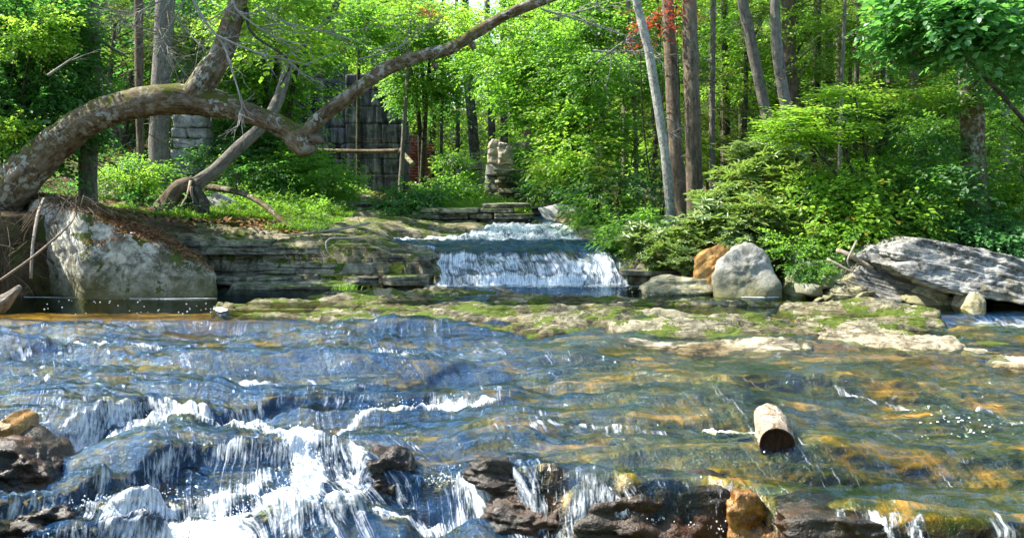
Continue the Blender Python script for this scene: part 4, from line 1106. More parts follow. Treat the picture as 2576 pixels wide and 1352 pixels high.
def leaf_arrays(kind, pos, yaw, pitch, roll, scale, seed):
    """pos Nx3 spray origins"""
    rng = random.Random(seed); LV, LF = leaf_shape(SHAPE[kind])
    nv = len(LV); fl = len(LF[0])
    variants = []
    for _ in range(6):
        vs = []
        for (c, ya, pi_, ro, sz) in spray_leaves(kind, rng):
            R_ = (Matrix.Rotation(ya, 3, 'Z') @ Matrix.Rotation(pi_, 3, 'X') @ Matrix.Rotation(ro, 3, 'Y'))
            vs.append((LV * sz) @ np.array(R_).T + np.array(c))
        variants.append(np.concatenate(vs))
    N = len(pos); pick = np.random.RandomState(seed).randint(0, 6, N)
    Vall, Fall, off = [], [], 0
    cy, sy, cp, sp, cr, sr = np.cos(yaw), np.sin(yaw), np.cos(pitch), np.sin(pitch), np.cos(roll), np.sin(roll)
    R_ = np.zeros((N, 3, 3))   # Rz(yaw) Rx(pitch) Ry(roll)
    R_[:, 0, 0] = cy * cr - sy * sp * sr; R_[:, 0, 1] = -sy * cp; R_[:, 0, 2] = cy * sr + sy * sp * cr
    R_[:, 1, 0] = sy * cr + cy * sp * sr; R_[:, 1, 1] = cy * cp; R_[:, 1, 2] = sy * sr - cy * sp * cr
    R_[:, 2, 0] = -cp * sr; R_[:, 2, 1] = sp; R_[:, 2, 2] = cp * cr
    base_f = np.array(LF)
    for v in range(6):
        idx = np.where(pick == v)[0]
        if not len(idx): continue
        tv = variants[v]; nl = len(tv) // nv
        W_ = np.einsum('nij,kj->nki', R_[idx], tv) * scale[idx][:, None, None] + pos[idx][:, None, :]
        Vall.append(W_.reshape(-1, 3))
        f = (base_f[None] + (np.arange(nl) * nv)[:, None, None]).reshape(-1, fl)
        f = (f[None] + (np.arange(len(idx)) * len(tv))[:, None, None]).reshape(-1, fl) + off
        Fall.append(f); off += len(idx) * len(tv)
    return np.concatenate(Vall), np.concatenate(Fall)

def crown_mesh(name, kind, mat, radii, npads, per, padr, seed, droop=.1, twig=None, flat=.12, fill=1.0, ls=1.0):
    """a layered crown: pads of sprays held on limbs spreading from the centre line"""
    rs = np.random.RandomState(seed)
    d = rs.normal(size=(npads, 3)); d /= np.linalg.norm(d, axis=1)[:, None]
    rr = rs.uniform(.25, 1, npads) ** (1 / 2.2) * fill
    pc = d * rr[:, None] * np.array(radii)
    n = npads * per
    cen = np.repeat(pc, per, axis=0)
    a = rs.uniform(0, 2 * np.pi, n); q = np.sqrt(rs.uniform(0, 1, n)) * padr * rs.uniform(.7, 1.2, n)
    out_yaw = np.repeat(np.arctan2(pc[:, 1], pc[:, 0]), per)
    pos = cen + np.stack([np.cos(a) * q, np.sin(a) * q, rs.normal(0, flat, n) - droop * q], -1)
    yaw = out_yaw - np.pi / 2 + rs.normal(0, .7, n)
    pitch = rs.normal(-droop, .25, n); roll = rs.normal(0, .3, n)
    V, F = leaf_arrays(kind, pos, yaw, pitch, roll, rs.uniform(.75, 1.25, n) * ls, seed)
    # limbs inside the crown
    tb = TB(); rg = random.Random(seed)
    root = Vector((0, 0, -radii[2] * 1.0))
    for p in pc[::2]:
        p = Vector(p); st = Vector((0, 0, p.z * .5 - radii[2] * .45))
        mid = (st + p) / 2 + Vector((rg.gauss(0, .08), rg.gauss(0, .08), .10))
        tb.add([st, mid, p], [.016, .011, .005], seg=4, cap=False)
        for _ in range(3):
            e = p + Vector((rg.gauss(0, padr * .6), rg.gauss(0, padr * .6), rg.gauss(0, .06)))
            tb.add([mid.lerp(p, rg.uniform(.2, 1)), (p + e) / 2, e], [.007, .005, .002], seg=3, smooth=False, cap=False)
    nv = len(V)
    TV = np.concatenate(tb.V); TF = [[i + nv for i in f] for f in tb.F]
    k = F.shape[1]
    TF = np.array([f for f in TF if len(f) == 4])
    allV = np.concatenate([V, TV]); allF = np.concatenate([F, TF])
    bk = np.concatenate([np.zeros((nv, 3)), np.concatenate(tb.B)])
    return mesh_from(name, allV, allF, [M[mat], M[twig or 'bark_dark']], smooth=False, attrs={'bark': bk}, midx=np.concatenate([np.zeros(len(F)), np.ones(len(TF))]))

CR = {}
def lib(key, *a, **k):
    CR[key] = [crown_mesh('crown_' + key, *a, seed=s, **k) for s in k.pop('seeds')] if False else None
def mk(key, kind, mat, radii, npads, per, padr, seeds, **k):
    CR[key] = [crown_mesh('crown', kind, mat, radii, npads, per, padr, s, **k) for s in seeds]
mk('green', 'broad', 'leaf_green', (1.15, 1.15, .8), 20, 19, .36, (1, 2, 3))
mk('yellow', 'small', 'leaf_yellow', (1.15, 1.15, .75), 18, 20, .40, (4, 5), flat=.06)
mk('dark', 'broad', 'leaf_dark', (1.1, 1.1, .85), 22, 22, .36, (6, 7))
mk('big', 'big', 'leaf_dark', (1.0, 1.0, .6), 22, 18, .34, (8,), flat=.07)
mk('rhodo', 'whorl', 'leaf_glossy', (1.0, .9, .65), 30, 14, .30, (9, 10), flat=.10)
mk('needle', 'needle', 'needle', (1.6, 1.6, .9), 16, 9, .6, (11, 12, 17), droop=.15, flat=.05)
mk('green_n', 'broad', 'leaf_green', (1.1, 1.1, .8), 20, 8, .36, (21, 22, 23), ls=1.8)
mk('yellow_n', 'small', 'leaf_yellow', (1.1, 1.1, .75), 20, 8, .38, (24, 25), flat=.05, ls=2.1)
mk('dark_n', 'broad', 'leaf_dark', (1.1, 1.1, .85), 22, 8, .36, (26, 27), ls=1.8)
mk('rhodo_n', 'whorl', 'leaf_glossy', (1.0, .9, .7), 24, 7, .30, (29, 30), flat=.10, ls=2.2)
mk('big_n', 'big', 'leaf_big', (1.05, 1.05, .75), 16, 8, .34, (28,), flat=.07, ls=1.6)
mk('needle_n', 'needle', 'needle', (1.4, 1.4, .8), 14, 6, .5, (31,), droop=.2, flat=.05, ls=1.5)
mk('red', 'small', 'leaf_red', (.35, .3, .25), 6, 5, .15, (13,))
mk('far', 'broad', 'leaf_green', (2.4, 2.4, 1.9), 36, 14, .6, (14, 15), flat=.15)
mk('fary', 'broad', 'leaf_yellow', (2.4, 2.4, 1.9), 36, 14, .6, (16,), flat=.15)
R_ = random.Random(21)
def crown_at(tree, p, s, kind, name='crown', sz=1.0):
    if s < .68 and kind + '_n' in CR: kind = kind + '_n'
    me = CR[kind][R_.randrange(len(CR[kind]))]
    o = link(name, me, tree, Vector(p) - tree.location)
    o.rotation_euler = (R_.uniform(-.15, .15), R_.uniform(-.15, .15), R_.uniform(0, 6.28))
    o.scale = (s, s, s * sz)
    return o

BASES = []
def trunk_tree(label, pts, rad, mat, cat='tree', crowns=(), lump=.12, seg=14, stubs=0, stublen=.8, name='tree', group=None, flare=1.3, top=None, seed=None, step=.35, stubmat=None, basez=None):
    """pts: (px,py,D) up the trunk; the first is where it meets the ground"""
    W_ = [P(*p) for p in pts]
    g = basez if basez is not None else float(Gh(W_[0].x, W_[0].y))
    if W_[0].z > g - .05:
        W_ = [Vector((W_[0].x, W_[0].y, g - .15))] + W_; rad = [rad[0] * flare] + list(rad)
    t = thing(name, label, cat, tuple(W_[0] + Vector((0, 0, .15))), group)
    seed = seed if seed is not None else R_.random() * 50
    TB().add(W_, rad, seg=seg, lump=lump, seed=seed, step=step).build('trunk', M[mat], base=W_[0], parent=t)
    if stubs:
        for i in range(stubs):
            tb = TB()
            k = R_.uniform(.25, len(W_) - 1.05); j = int(k); p = W_[j].lerp(W_[j + 1], k - j)
            an = R_.uniform(0, 6.28)
            twigs(tb, p, (math.cos(an), math.sin(an) * .6, R_.uniform(-.35, .25)), stublen * R_.uniform(.4, 1.2), .012, 2 if stublen > .6 else 1, R_, droop=.05, kids=3)
            tb.build('dead_branch', M[stubmat or mat], base=p, parent=t)
    for c in crowns:
        px, py, D, s, kind = c[:5]
        q = P(px, py, D); crown_at(t, q, s, kind)
    return t

# --- the arching tree
arch = thing('arching_tree', 'thick lichen covered trunk arching low over the bank behind the boulder', 'tree', tuple(P(20, 500, 15.0)))
A_ = [(-60, 560, 15.2), (20, 480, 15.0), (90, 405, 14.9), (200, 315, 14.8), (320, 265, 14.7), (430, 248, 14.6), (540, 262, 14.6), (640, 290, 14.6), (720, 325, 14.6), (765, 362, 14.6), (790, 358, 14.6)]
TB().add([P(*p) for p in A_], [.34, .31, .275, .235, .215, .225, .19, .15, .15, .19, .12], seg=26, lump=.16, seed=3, step=.10).build('trunk', M['bark_lichen'], base=P(20, 500, 15.0), parent=arch)
TB().add([P(*p) for p in [(480, 250, 14.6), (520, 190, 14.6), (560, 130, 14.7), (583, 60, 14.8), (600, 0, 14.9), (615, -120, 15.1), (600, -300, 15.4)]], [.20, .20, .165, .15, .14, .12, .08], seg=20, lump=.16, seed=9, step=.12).build('fork', M['bark_lichen'], base=P(500, 240, 14.6), parent=arch)
TB().add([P(*p) for p in [(755, 350, 14.6), (820, 285, 14.5), (880, 240, 14.4), (960, 180, 14.3), (1040, 145, 14.2), (1130, 122, 14.1), (1200, 80, 14.0), (1290, 30, 13.9), (1400, -12, 13.8), (1550, -60, 13.7)]], [.12, .105, .10, .10, .085, .085, .085, .07, .075, .05], seg=18, lump=.2, seed=15, step=.10).build('limb', M['bark_lichen'], base=P(760, 350, 14.6), parent=arch)
TB().add([P(*p) for p in [(775, 350, 14.55), (800, 352, 14.45), (812, 358, 14.4)]], [.09, .06, .035], seg=14, lump=.7, seed=4, step=.02).build('broken_stub', M['bark_brown'], base=P(775, 350, 14.6), parent=arch)
TB().add([P(*p) for p in [(20, 478, 14.9), (30, 445, 14.7), (52, 425, 14.5)]], [.16, .10, .05], seg=12, lump=.2, seed=6, step=.06).build('broken_stub', M['deadwood'], base=P(20, 478, 14.9), parent=arch)
for pl in [[(1090, 160, 14.1), (1100, 172, 14.1)], [(1185, 108, 14.0), (1192, 125, 14.0)]]:
    TB().add([P(*p) for p in pl], [.05, .03], seg=8, lump=.2, smooth=False).build('knot', M['bark_lichen'], base=P(*pl[0]), parent=arch)
for pl, r0 in [([(620, 20, 14.8), (628, 75, 14.7), (660, 105, 14.6), (700, 130, 14.5), (730, 160, 14.5), (705, 215, 14.5)], .028), ([(640, 0, 14.8), (625, -30, 14.8)], .03), ([(610, -60, 15), (560, -80, 14.6), (480, -120, 14)], .05)]:
    TB().add([P(*p) for p in pl], [r0 * (1 - .7 * i / len(pl)) for i in range(len(pl))], seg=7, lump=.15, step=.1).build('branch', M['bark_dark'], base=P(*pl[0]), parent=arch)
for (px, py, D, s, k) in [(640, -230, 15.4, 1.0, 'green'), (470, -260, 15.2, .9, 'green'), (690, 90, 16.5, .55, 'yellow'), (700, 20, 15.6, .5, 'yellow')]:
    crown_at(arch, P(px, py, D), s, k)

# --- bare pale dead branches hanging in front of the fork
def deadbranch(label, polys, mat='twig_pale', r=.016, twig=0, name='dead_branch'):
    twig = int(twig * 1.8)
    base = P(*polys[0][0]); tb = TB(); rg = random.Random(len(label))
    for pl in polys:
        W_ = [P(*p) for p in pl]
        tb.add(W_, [r * (1 - .7 * i / (len(pl) - 1)) for i in range(len(pl))], seg=6, lump=.1, step=.12, cap=False)
        for _ in range(twig):
            k = rg.randint(0, len(W_) - 2); q = W_[k].lerp(W_[k + 1], rg.random())
            twigs(tb, q, (W_[k + 1] - W_[k]).normalized() + Vector((rg.gauss(0, .5), rg.gauss(0, .3), rg.gauss(0, .5))), rg.uniform(.25, .8), r * .45, 1, rg, kids=2)
    o = tb.build(name, M[mat], base=base); return tag(o, label, 'branch')
deadbranch('forked bare pale branch hanging down across the upright fork of the arching trunk', [[(580, -30, 14.2), (592, 20, 14.2), (630, 55, 14.2), (665, 78, 14.2), (706, 100, 14.2)], [(475, -20, 14.2), (520, 60, 14.2), (560, 110, 14.2), (585, 180, 14.1), (610, 270, 14.1), (600, 300, 14.0)], [(545, 90, 14.2), (640, 130, 14.2), (720, 150, 14.2), (780, 165, 14.2)]], r=.022, twig=7)
deadbranch('long bare pale twig reaching from the fork towards the ruined wall', [[(640, 10, 14.5), (700, 50, 14.4), (800, 75, 14.3), (900, 105, 14.2), (960, 130, 14.2)], [(790, 75, 14.3), (850, 80, 14.3), (1000, 62, 14.3)], [(900, 150, 15), (1000, 120, 15), (1100, 55, 15)]], r=.014, twig=6)
deadbranch('tangle of thin grey dead hemlock branches before the slim trunks', [[(440, -20, 17), (400, 60, 16.6), (430, 140, 16.3)], [(470, -10, 17), (420, 80, 16.6), (390, 150, 16.2)], [(430, 30, 17), (500, 110, 16.4), (560, 150, 16)], [(410, 0, 17), (350, 30, 16.5), (300, 60, 16)], [(430, 90, 17), (330, 60, 16.4), (260, 10, 16)], [(420, 120, 17), (480, 200, 16.4), (560, 230, 16)]], r=.014, twig=12)
deadbranch('grey broken branch stub curving from the pale trunk behind the leaves', [[(245, 95, 17), (280, 120, 16.6), (310, 135, 16.4), (330, 132, 16.2)]], r=.035, twig=0, mat='deadwood')
deadbranch('short dead sticks poking out between leaves beside the pale trunk', [[(230, 160, 16.5), (255, 175, 16.2), (262, 182, 16)], [(255, 185, 16.5), (285, 225, 16.2), (300, 245, 16)], [(120, 190, 14), (170, 155, 14), (200, 135, 14)]], r=.02, twig=1)
deadbranch('thin pale dead branch with side twigs crossing the white leaning trunk', [[(1360, 22, 18), (1470, 55, 18), (1560, 85, 18), (1620, 100, 18)], [(1380, 50, 18), (1450, 30, 18), (1540, 10, 18)], [(1500, 160, 18), (1560, 110, 18), (1620, 80, 18)], [(1490, 128, 18), (1560, 130, 18), (1610, 128, 18)]], r=.02, twig=6, mat='twig_pale')
deadbranch('pale arched dead bough in the gap above the ruined pillar', [[(1100, 440, 27), (1180, 400, 27), (1240, 370, 27), (1330, 358, 27), (1420, 365, 27)], [(1390, 330, 27), (1450, 350, 27), (1490, 400, 27)]], r=.03, twig=10)
deadbranch('bare stick curving up between the sunlit leaves above the tilted slab', [[(1975, 490, 16), (2010, 500, 16), (2050, 520, 16)]], r=.02, twig=2, mat='deadwood')

# --- leaning dead trunk, stump, fallen limb
trunk_tree('thin dead trunk leaning up behind the arching one from a torn stump', [(480, 478, 17.5), (540, 430, 17.6), (600, 370, 17.8), (660, 318, 18.0), (700, 250, 18.3), (722, 180, 18.5), (725, 140, 18.6)], [.13, .12, .11, .10, .10, .085, .07], 'bark_grey', cat='dead tree', name='dead_tree', seg=16, lump=.12, flare=1.0)
st = thing('tree_stump', 'dark torn stump with jagged splinters under the leaning dead trunk', 'stump', tuple(P(450, 530, 17.3)))
TB().add([P(*p) for p in [(400, 540, 17.2), (425, 505, 17.3), (455, 470, 17.4), (485, 455, 17.5)]], [.20, .16, .15, .10], seg=14, lump=.25, seed=2, step=.08).build('trunk', M['bark_brown'], base=P(450, 530, 17.3), parent=st)
TB().add([P(*p) for p in [(500, 545, 17.4), (495, 500, 17.4), (485, 465, 17.5)]], [.20, .13, .10], seg=14, lump=.4, seed=5, step=.08).build('root', M['bark_dark'], base=P(450, 530, 17.3), parent=st)
for a, b in (((468, 500), (480, 455)), ((486, 510), (480, 470)), ((455, 520), (475, 480)), ((480, 450), (505, 440))):
    TB().add([P(*a, 17.1), P(*b, 17.3)], [.012, .03], seg=5, smooth=False).build('splinter', M['deadwood'], base=P(*a, 17.1), parent=st)
def log(name, label, pts, rad, mat, cat, lump=.12, seg=12, twig=0, seed=1):
    tb = TB().add([P(*p) for p in pts], rad, seg=seg, lump=lump, seed=seed, step=.08)
    rg = random.Random(seed)
    W_ = [P(*p) for p in pts]
    for _ in range(twig):
        k = rg.randint(0, len(W_) - 2); twigs(tb, W_[k].lerp(W_[k + 1], rg.random()), (rg.gauss(0, 1), rg.gauss(0, .5), rg.gauss(.2, .7)), rg.uniform(.2, .5), rad[0] * .3, 1, rg)
    o = tb.build(name, M[mat], base=P(*pts[0])); return tag(o, label, cat)
log('fallen_limb', 'lichen blotched fallen limb curving down over the grassy bank', [(515, 470, 18), (560, 475, 17.8), (620, 490, 17.5), (670, 520, 17.2), (710, 555, 16.9), (745, 580, 16.7)], [.06, .06, .055, .05, .045, .03], 'bark_lichen', 'branch', twig=3)
log('fallen_branch', 'bare grey fallen branch lying over the ledge rim, twigs drooping', [(930, 560, 16.2), (860, 575, 16.0), (780, 585, 15.9), (700, 595, 15.8)], [.02, .02, .016, .008], 'twig_pale', 'branch', twig=8, seed=4)
log('fallen_branch', 'thin dead branch drooping down the face of the mossy ledge', [(900, 600, 15.6), (830, 600, 15.4), (820, 620, 15.2), (832, 648, 15.2)], [.016, .014, .012, .006], 'twig_pale', 'branch', twig=6, seed=7)
log('driftwood', 'pale peeled driftwood pole on the stone heap beside the bushes', [(2105, 628, 13.6), (2135, 640, 13.5), (2195, 675, 13.4)], [.028, .035, .03], 'driftwood', 'driftwood', lump=.06)
log('driftwood', 'short forked driftwood stick crossing the pale pole', [(2155, 605, 13.6), (2142, 632, 13.45), (2132, 655, 13.4), (2140, 675, 13.4)], [.016, .016, .014, .008], 'deadwood', 'driftwood')
log('driftwood', 'thin driftwood stick low on the grey rubble', [(2080, 650, 13.7), (2120, 672, 13.6), (2165, 692, 13.5)], [.018, .018, .012], 'deadwood', 'driftwood', twig=2, seed=3)
log('driftwood', 'small bent stick lying on the rock shelf near the pool', [(1238, 722, 13.9), (1262, 728, 13.8), (1290, 735, 13.7)], [.022, .03, .022], 'driftwood', 'stick', lump=.2)
log('thin_stick', 'thin reddish stick on the water in the right rapids', [(2375, 1142 - 210, 9.3), (2425, 936, 9.3), (2480, 945, 9.25)], [.006, .008, .004], 'bark_brown', 'stick') if False else None
log('driftwood_log', 'split weathered log end jutting from the brush at the pool edge', [(-60, 790, 12.6), (0, 765, 12.5), (50, 722, 12.4)], [.12, .10, .035], 'deadwood', 'log', lump=.45, seg=14)
log('driftwood_log', 'pale fallen trunk lying on the forest floor behind the tilted slab', [(2540, 600, 16), (2600, 612, 15.8), (2680, 625, 15.6)], [.07, .08, .08], 'deadwood', 'log')

# --- named trunks of the picture
TT = trunk_tree
TT('grey straight trunk rising behind the arching tree, its foot dark', [(222, 505, 16.6), (222, 400, 16.6), (226, 250, 16.7), (225, 100, 16.8), (222, 0, 16.9), (220, -500, 17.5)], [.155, .15, .16, .17, .17, .14], 'bark_grey', stubs=12, crowns=[(215, -700, 17.5, 1.6, 'needle')])
TT('slim pale barked trunk between two wider grey trunks', [(356, 440, 19), (352, 300, 19), (350, 150, 19), (348, 0, 19), (345, -400, 19)], [.075, .08, .085, .08, .06], 'bark_brown', stubs=14, stublen=1.0, crowns=[(345, -550, 19, 1.4, 'needle')])
TT('wide grey trunk behind the dry stone pillar', [(400, 450, 20.5), (402, 300, 20.5), (408, 150, 20.6), (415, 0, 20.7), (425, -500, 21)], [.21, .20, .20, .19, .15], 'bark_grey', stubs=16, stublen=1.3, crowns=[(430, -700, 21, 1.6, 'needle')])
TT('short dark broken sapling trunk before the dry stone pillar', [(392, 420, 21), (394, 380, 21), (402, 340, 21)], [.06, .05, .03], 'bark_dark', cat='dead tree', name='dead_tree')
TT('thin trunk leaning up behind the leaves above the arching tree', [(720, 160, 20), (770, 110, 20), (830, 40, 20), (860, -30, 20), (900, -200, 20)], [.07, .07, .07, .06, .05], 'bark_dark', basez=P(720, 200, 20).z)
TT('slender white trunk leaning beside two brown trunks', [(1690, 610, 17.0), (1683, 480, 17), (1672, 380, 17), (1655, 270, 17.1), (1632, 130, 17.2), (1605, 20, 17.3), (1570, -120, 17.4), (1500, -350, 17.6)], [.085, .085, .08, .08, .075, .07, .06, .05], 'bark_pale', stubs=5, crowns=[(1480, -450, 17.6, 1.2, 'green')])
TT('tall brown trunk, the slimmer of the close pair on the bank', [(1722, 560, 18.5), (1712, 480, 18.5), (1700, 380, 18.5), (1693, 250, 18.6), (1686, 120, 18.7), (1680, 0, 18.8), (1670, -600, 19.5)], [.14, .135, .13, .125, .12, .115, .09], 'bark_brown', stubs=8, crowns=[(1670, -800, 19.5, 1.6, 'needle')])
TT('tall brown trunk, the thicker of the close pair on the bank, sunlit flank', [(1752, 590, 17.6), (1748, 500, 17.6), (1745, 400, 17.6), (1742, 280, 17.7), (1738, 140, 17.8), (1735, 0, 17.9), (1730, -600, 18.6)], [.165, .155, .15, .145, .14, .13, .10], 'bark_brown', stubs=10, crowns=[(1730, -850, 18.6, 1.7, 'needle')])
TT('grey trunk leaning left of a pair behind the sunlit leaves', [(1960, 470, 22), (1935, 330, 22), (1905, 180, 22), (1880, 60, 22), (1862, -30, 22), (1800, -400, 22)], [.13, .12, .12, .12, .11, .08], 'bark_grey', stubs=6)
TT('grey trunk with mossy side leaning behind the sunlit maple leaves', [(2010, 460, 21.5), (1995, 340, 21.5), (1970, 230, 21.5), (1955, 120, 21.5), (1950, 30, 21.5), (1940, -300, 21.6)], [.14, .13, .125, .12, .11, .09], 'bark_grey', stubs=6)
TT('straight brown trunk behind the two leaning grey ones', [(1990, 440, 24), (1990, 250, 24), (1984, 100, 24), (1982, -30, 24), (1980, -400, 24)], [.17, .17, .16, .16, .12], 'bark_brown', stubs=8, stublen=1.2)
TT('thick brown trunk among high hemlock boughs near the big leafed branch', [(2225, 400, 26), (2220, 250, 26), (2212, 120, 26), (2210, 0, 26), (2208, -400, 26)], [.24, .24, .23, .22, .18], 'bark_brown', stubs=12, stublen=1.6)
TT('forked trunk leaning right beside the thick one high in the hemlocks', [(2240, 300, 25), (2236, 150, 25), (2230, 60, 25), (2218, -20, 25)], [.10, .10, .10, .09], 'bark_grey', stubs=5)
TT('big dark mossy trunk rising behind the tilted slab', [(2470, 620, 15.8), (2462, 540, 15.8), (2450, 420, 15.8), (2445, 300, 15.9), (2440, 150, 16), (2436, 0, 16.1), (2430, -500, 16.6)], [.26, .20, .19, .185, .18, .17, .13], 'bark_lichen', stubs=4, flare=1.3, crowns=[(2440, -650, 16.8, 1.5, 'green')])
TT('leaning dark bough trunk at the edge of the big leafed canopy', [(2620, 200, 17), (2575, 130, 17), (2520, 90, 17), (2490, 80, 17)], [.06, .05, .04, .02], 'bark_dark', basez=P(2620, 200, 17).z)
TT('thin pale barked tree growing against the tall dark ruin', [(1005, 520, 26), (1012, 400, 26), (1020, 260, 26), (1030, 120, 26), (1035, -100, 26)], [.07, .065, .06, .055, .04], 'bark_grey', stubs=4)
TT('dark trunk before the bright gap in the forest', [(1195, 430, 36), (1190, 330, 36), (1180, 220, 36), (1172, 100, 36), (1165, -100, 36)], [.20, .19, .18, .17, .14], 'bark_dark', stubs=8, stublen=1.5)
TT('very slim dark trunk beside the bright gap', [(1150, 420, 37), (1152, 300, 37), (1150, 150, 37), (1148, -50, 37)], [.08, .08, .07, .06], 'bark_dark', stubs=4)
TT('dark trunk above the jagged pillar', [(1238, 430, 35), (1236, 300, 35), (1230, 180, 35), (1225, 0, 35)], [.12, .12, .11, .10], 'bark_dark', stubs=6, stublen=1.4)
for px, D, r, lean, lb in [(1535, 24, .07, -60, 'thin dark curved trunk beneath the arching maple boughs'), (1570, 26, .09, 10, 'thin grey trunk in the shade above the fall'), (1605, 22, .05, -25, 'very thin sapling trunk behind the white leaning one'), (1640, 27, .08, 12, 'dark thin trunk between the white leaning one and the brown pair'),
                           (1790, 24, .07, 5, 'slim trunk just past the thick brown one'), (1830, 27, .10, -8, 'grey trunk deep in the wood past the brown pair'), (1865, 30, .10, 4, 'shaded trunk deep in the wood before the leaning grey pair'), (2050, 27, .08, 3, 'slim trunk right of the leaning grey pair'),
                           (2090, 30, .12, -6, 'trunk lit in patches behind the sunlit leaf spray'), (2150, 26, .07, 8, 'slender dark trunk above the sunlit leaf spray'), (2300, 24, .11, 0, 'reddish trunk seen through leaves before the big dark one'), (2370, 28, .10, 5, 'slim trunk half hidden beside the big dark one'),
                           (2530, 22, .09, -4, 'slim reddish trunk past the big dark one'), (2110, 22, .045, 15, 'thin crooked sapling trunk within the bushes'), (1480, 30, .09, -10, 'trunk in shade over the dark hollow in the ledge'), (1110, 31, .05, 4, 'slim trunk by the red brick wall'), (900, 28, .06, 3, 'thin trunk standing before the tall stained wall')]:
    gz_ = gpt(px, D); 
    TT(lb, [(px, 430 + (1.8 - gz_.z) / D * FPX, D), (px + lean * .4, 250, D), (px + lean * .9, 60, D), (px + lean * 1.6, -250, D)], [r, r * .95, r * .85, r * .6], 'bark_dark' if D > 26 else 'bark_grey', stubs=9, stublen=1.1, seg=10, crowns=[(px + lean * 1.8, -420, D, 1.5, 'needle')] if D < 27 else ())
# further trunks, alike
g_lab = 'slender forest trunk among many in the depth of the woods'
for i in range(70):
    D = R_.uniform(30, 62); px = R_.uniform(1250, 2750) if i % 3 else R_.uniform(-150, 900)
    if 1080 < px < 1260: continue
    gz_ = gpt(px, D); r = R_.uniform(.07, .17); ln = R_.uniform(-40, 40) * 20 / D
    TT(g_lab, [(px, 430 + (1.8 - gz_.z) / D * FPX, D), (px + ln * .5, 200, D), (px + ln, -60, D), (px + ln * 1.5, -260, D)], [r, r * .9, r * .8, r * .6], 'bark_dark' if i % 2 else 'bark_brown', stubs=7, stublen=1.6, seg=7, group='slender trunks deep in the forest', lump=.06, step=1.5)

# ------------------------------------------------------------------ foliage in the picture
def sapling(label, base, blobs, name='sapling', cat='small tree', group=None, r=.025, mat='bark_dark', stems=3):
    """base (px, D) on the ground; blobs (px, py, D, scale, kind)"""
    g = gpt(*base)
    t = thing(name, label, cat, tuple(g), group)
    tb = TB()
    for b in blobs[:stems]:
        q = P(*b[:3]); mid = g.lerp(q, .5) + Vector((R_.gauss(0, .15), R_.gauss(0, .1), .15))
        tb.add([g - Vector((0, 0, .1)), mid, q], [r, r * .7, r * .35], seg=6, lump=.1, cap=False)
    tb.build('trunk' if name != 'bush' else 'stem', M[mat], base=tuple(g), parent=t)
    for b in blobs: crown_at(t, P(*b[:3]), b[3], b[4], sz=b[5] if len(b) > 5 else 1.0)
    return t
S_ = sapling
# broad dark leaves hanging in the near corner
S_('dense dark green leafy tree filling the corner behind the arching trunk foot', (-60, 16.6), [(40, 120, 16.2, .85, 'dark'), (80, 210, 16.0, .75, 'dark'), (20, 260, 15.9, .8, 'dark'), (65, 60, 16.2, .8, 'dark'), (120, 150, 16.3, .5, 'dark'), (30, 20, 16.2, .8, 'dark'), (150, 260, 16.2, .5, 'dark'), (60, 340, 15.9, .6, 'dark'), (-30, 380, 15.6, .5, 'green'), (170, 330, 16.4, .4, 'dark')], name='tree', cat='tree', r=.08)
S_('yellow green leaf sprays among the dark leaves of the corner tree', (10, 15.6), [(90, 60, 15.2, .30, 'yellow'), (50, 120, 15.2, .28, 'yellow'), (110, 95, 15.3, .25, 'yellow'), (40, 320, 15.0, .28, 'yellow')])
S_('dark hemlock filling the gap behind the slim trunks', (300, 23), [(290, 60, 23, 1.1, 'needle'), (330, 180, 23, 1.1, 'needle'), (480, 60, 24, 1.1, 'needle'), (500, 180, 24, 1.1, 'needle'), (280, 270, 24, .9, 'dark'), (560, 250, 24, .9, 'dark'), (370, 30, 25, 1.2, 'dark'), (450, 130, 26, 1.2, 'dark')], name='hemlock_tree', cat='tree', r=.09)
S_('bright maple boughs above and behind the arching trunk', (700, 24), [(640, 60, 22, .8, 'yellow'), (700, 30, 22, .9, 'green'), (760, 110, 23, .8, 'green'), (690, 170, 23, .7, 'green'), (640, 240, 23, .6, 'green'), (830, 50, 24, .9, 'green'), (930, 20, 24, .9, 'yellow'), (880, 100, 24, .6, 'green'), (760, 250, 24, .6, 'green'), (560, 20, 24, 1.0, 'dark'), (620, 110, 22, .5, 'yellow'), (590, 175, 23, .6, 'dark')], name='maple_tree', cat='tree', r=.10)
S_('light green maple hanging over the tall ruined wall', (1060, 29), [(1010, 70, 27, .9, 'green'), (1080, 150, 27, 1.0, 'green'), (1050, 60, 27, 1.0, 'yellow'), (1060, 220, 27, .8, 'green'), (1110, 80, 28, 1.1, 'green'), (1085, 255, 28, .6, 'dark')], name='maple_tree', cat='tree', r=.10)
S_('spreading maple boughs over the far side of the cascade', (1450, 24), [(1400, 120, 22, .9, 'green'), (1480, 180, 21, .8, 'green'), (1345, 190, 22, .9, 'green'), (1420, 260, 22, .8, 'green'), (1300, 110, 23, .9, 'yellow'), (1500, 90, 22, .9, 'green'), (1350, 280, 22, .6, 'green'), (1250, 160, 24, .7, 'green'), (1560, 200, 22, .8, 'green'), (1480, 320, 21, .7, 'green'), (1250, 60, 24, .9, 'yellow'), (1400, 30, 23, 1.0, 'green'), (1520, 20, 23, .9, 'green')], name='maple_tree', cat='tree', r=.11)
S_('yellow green young maple leaning towards the upper cascade', (1500, 21), [(1440, 370, 20.5, .55, 'yellow'), (1420, 420, 20.5, .40, 'yellow'), (1480, 430, 20, .45, 'yellow'), (1375, 440, 20.5, .25, 'yellow'), (1500, 350, 21, .55, 'yellow'), (1440, 300, 21, .5, 'yellow')], r=.05)
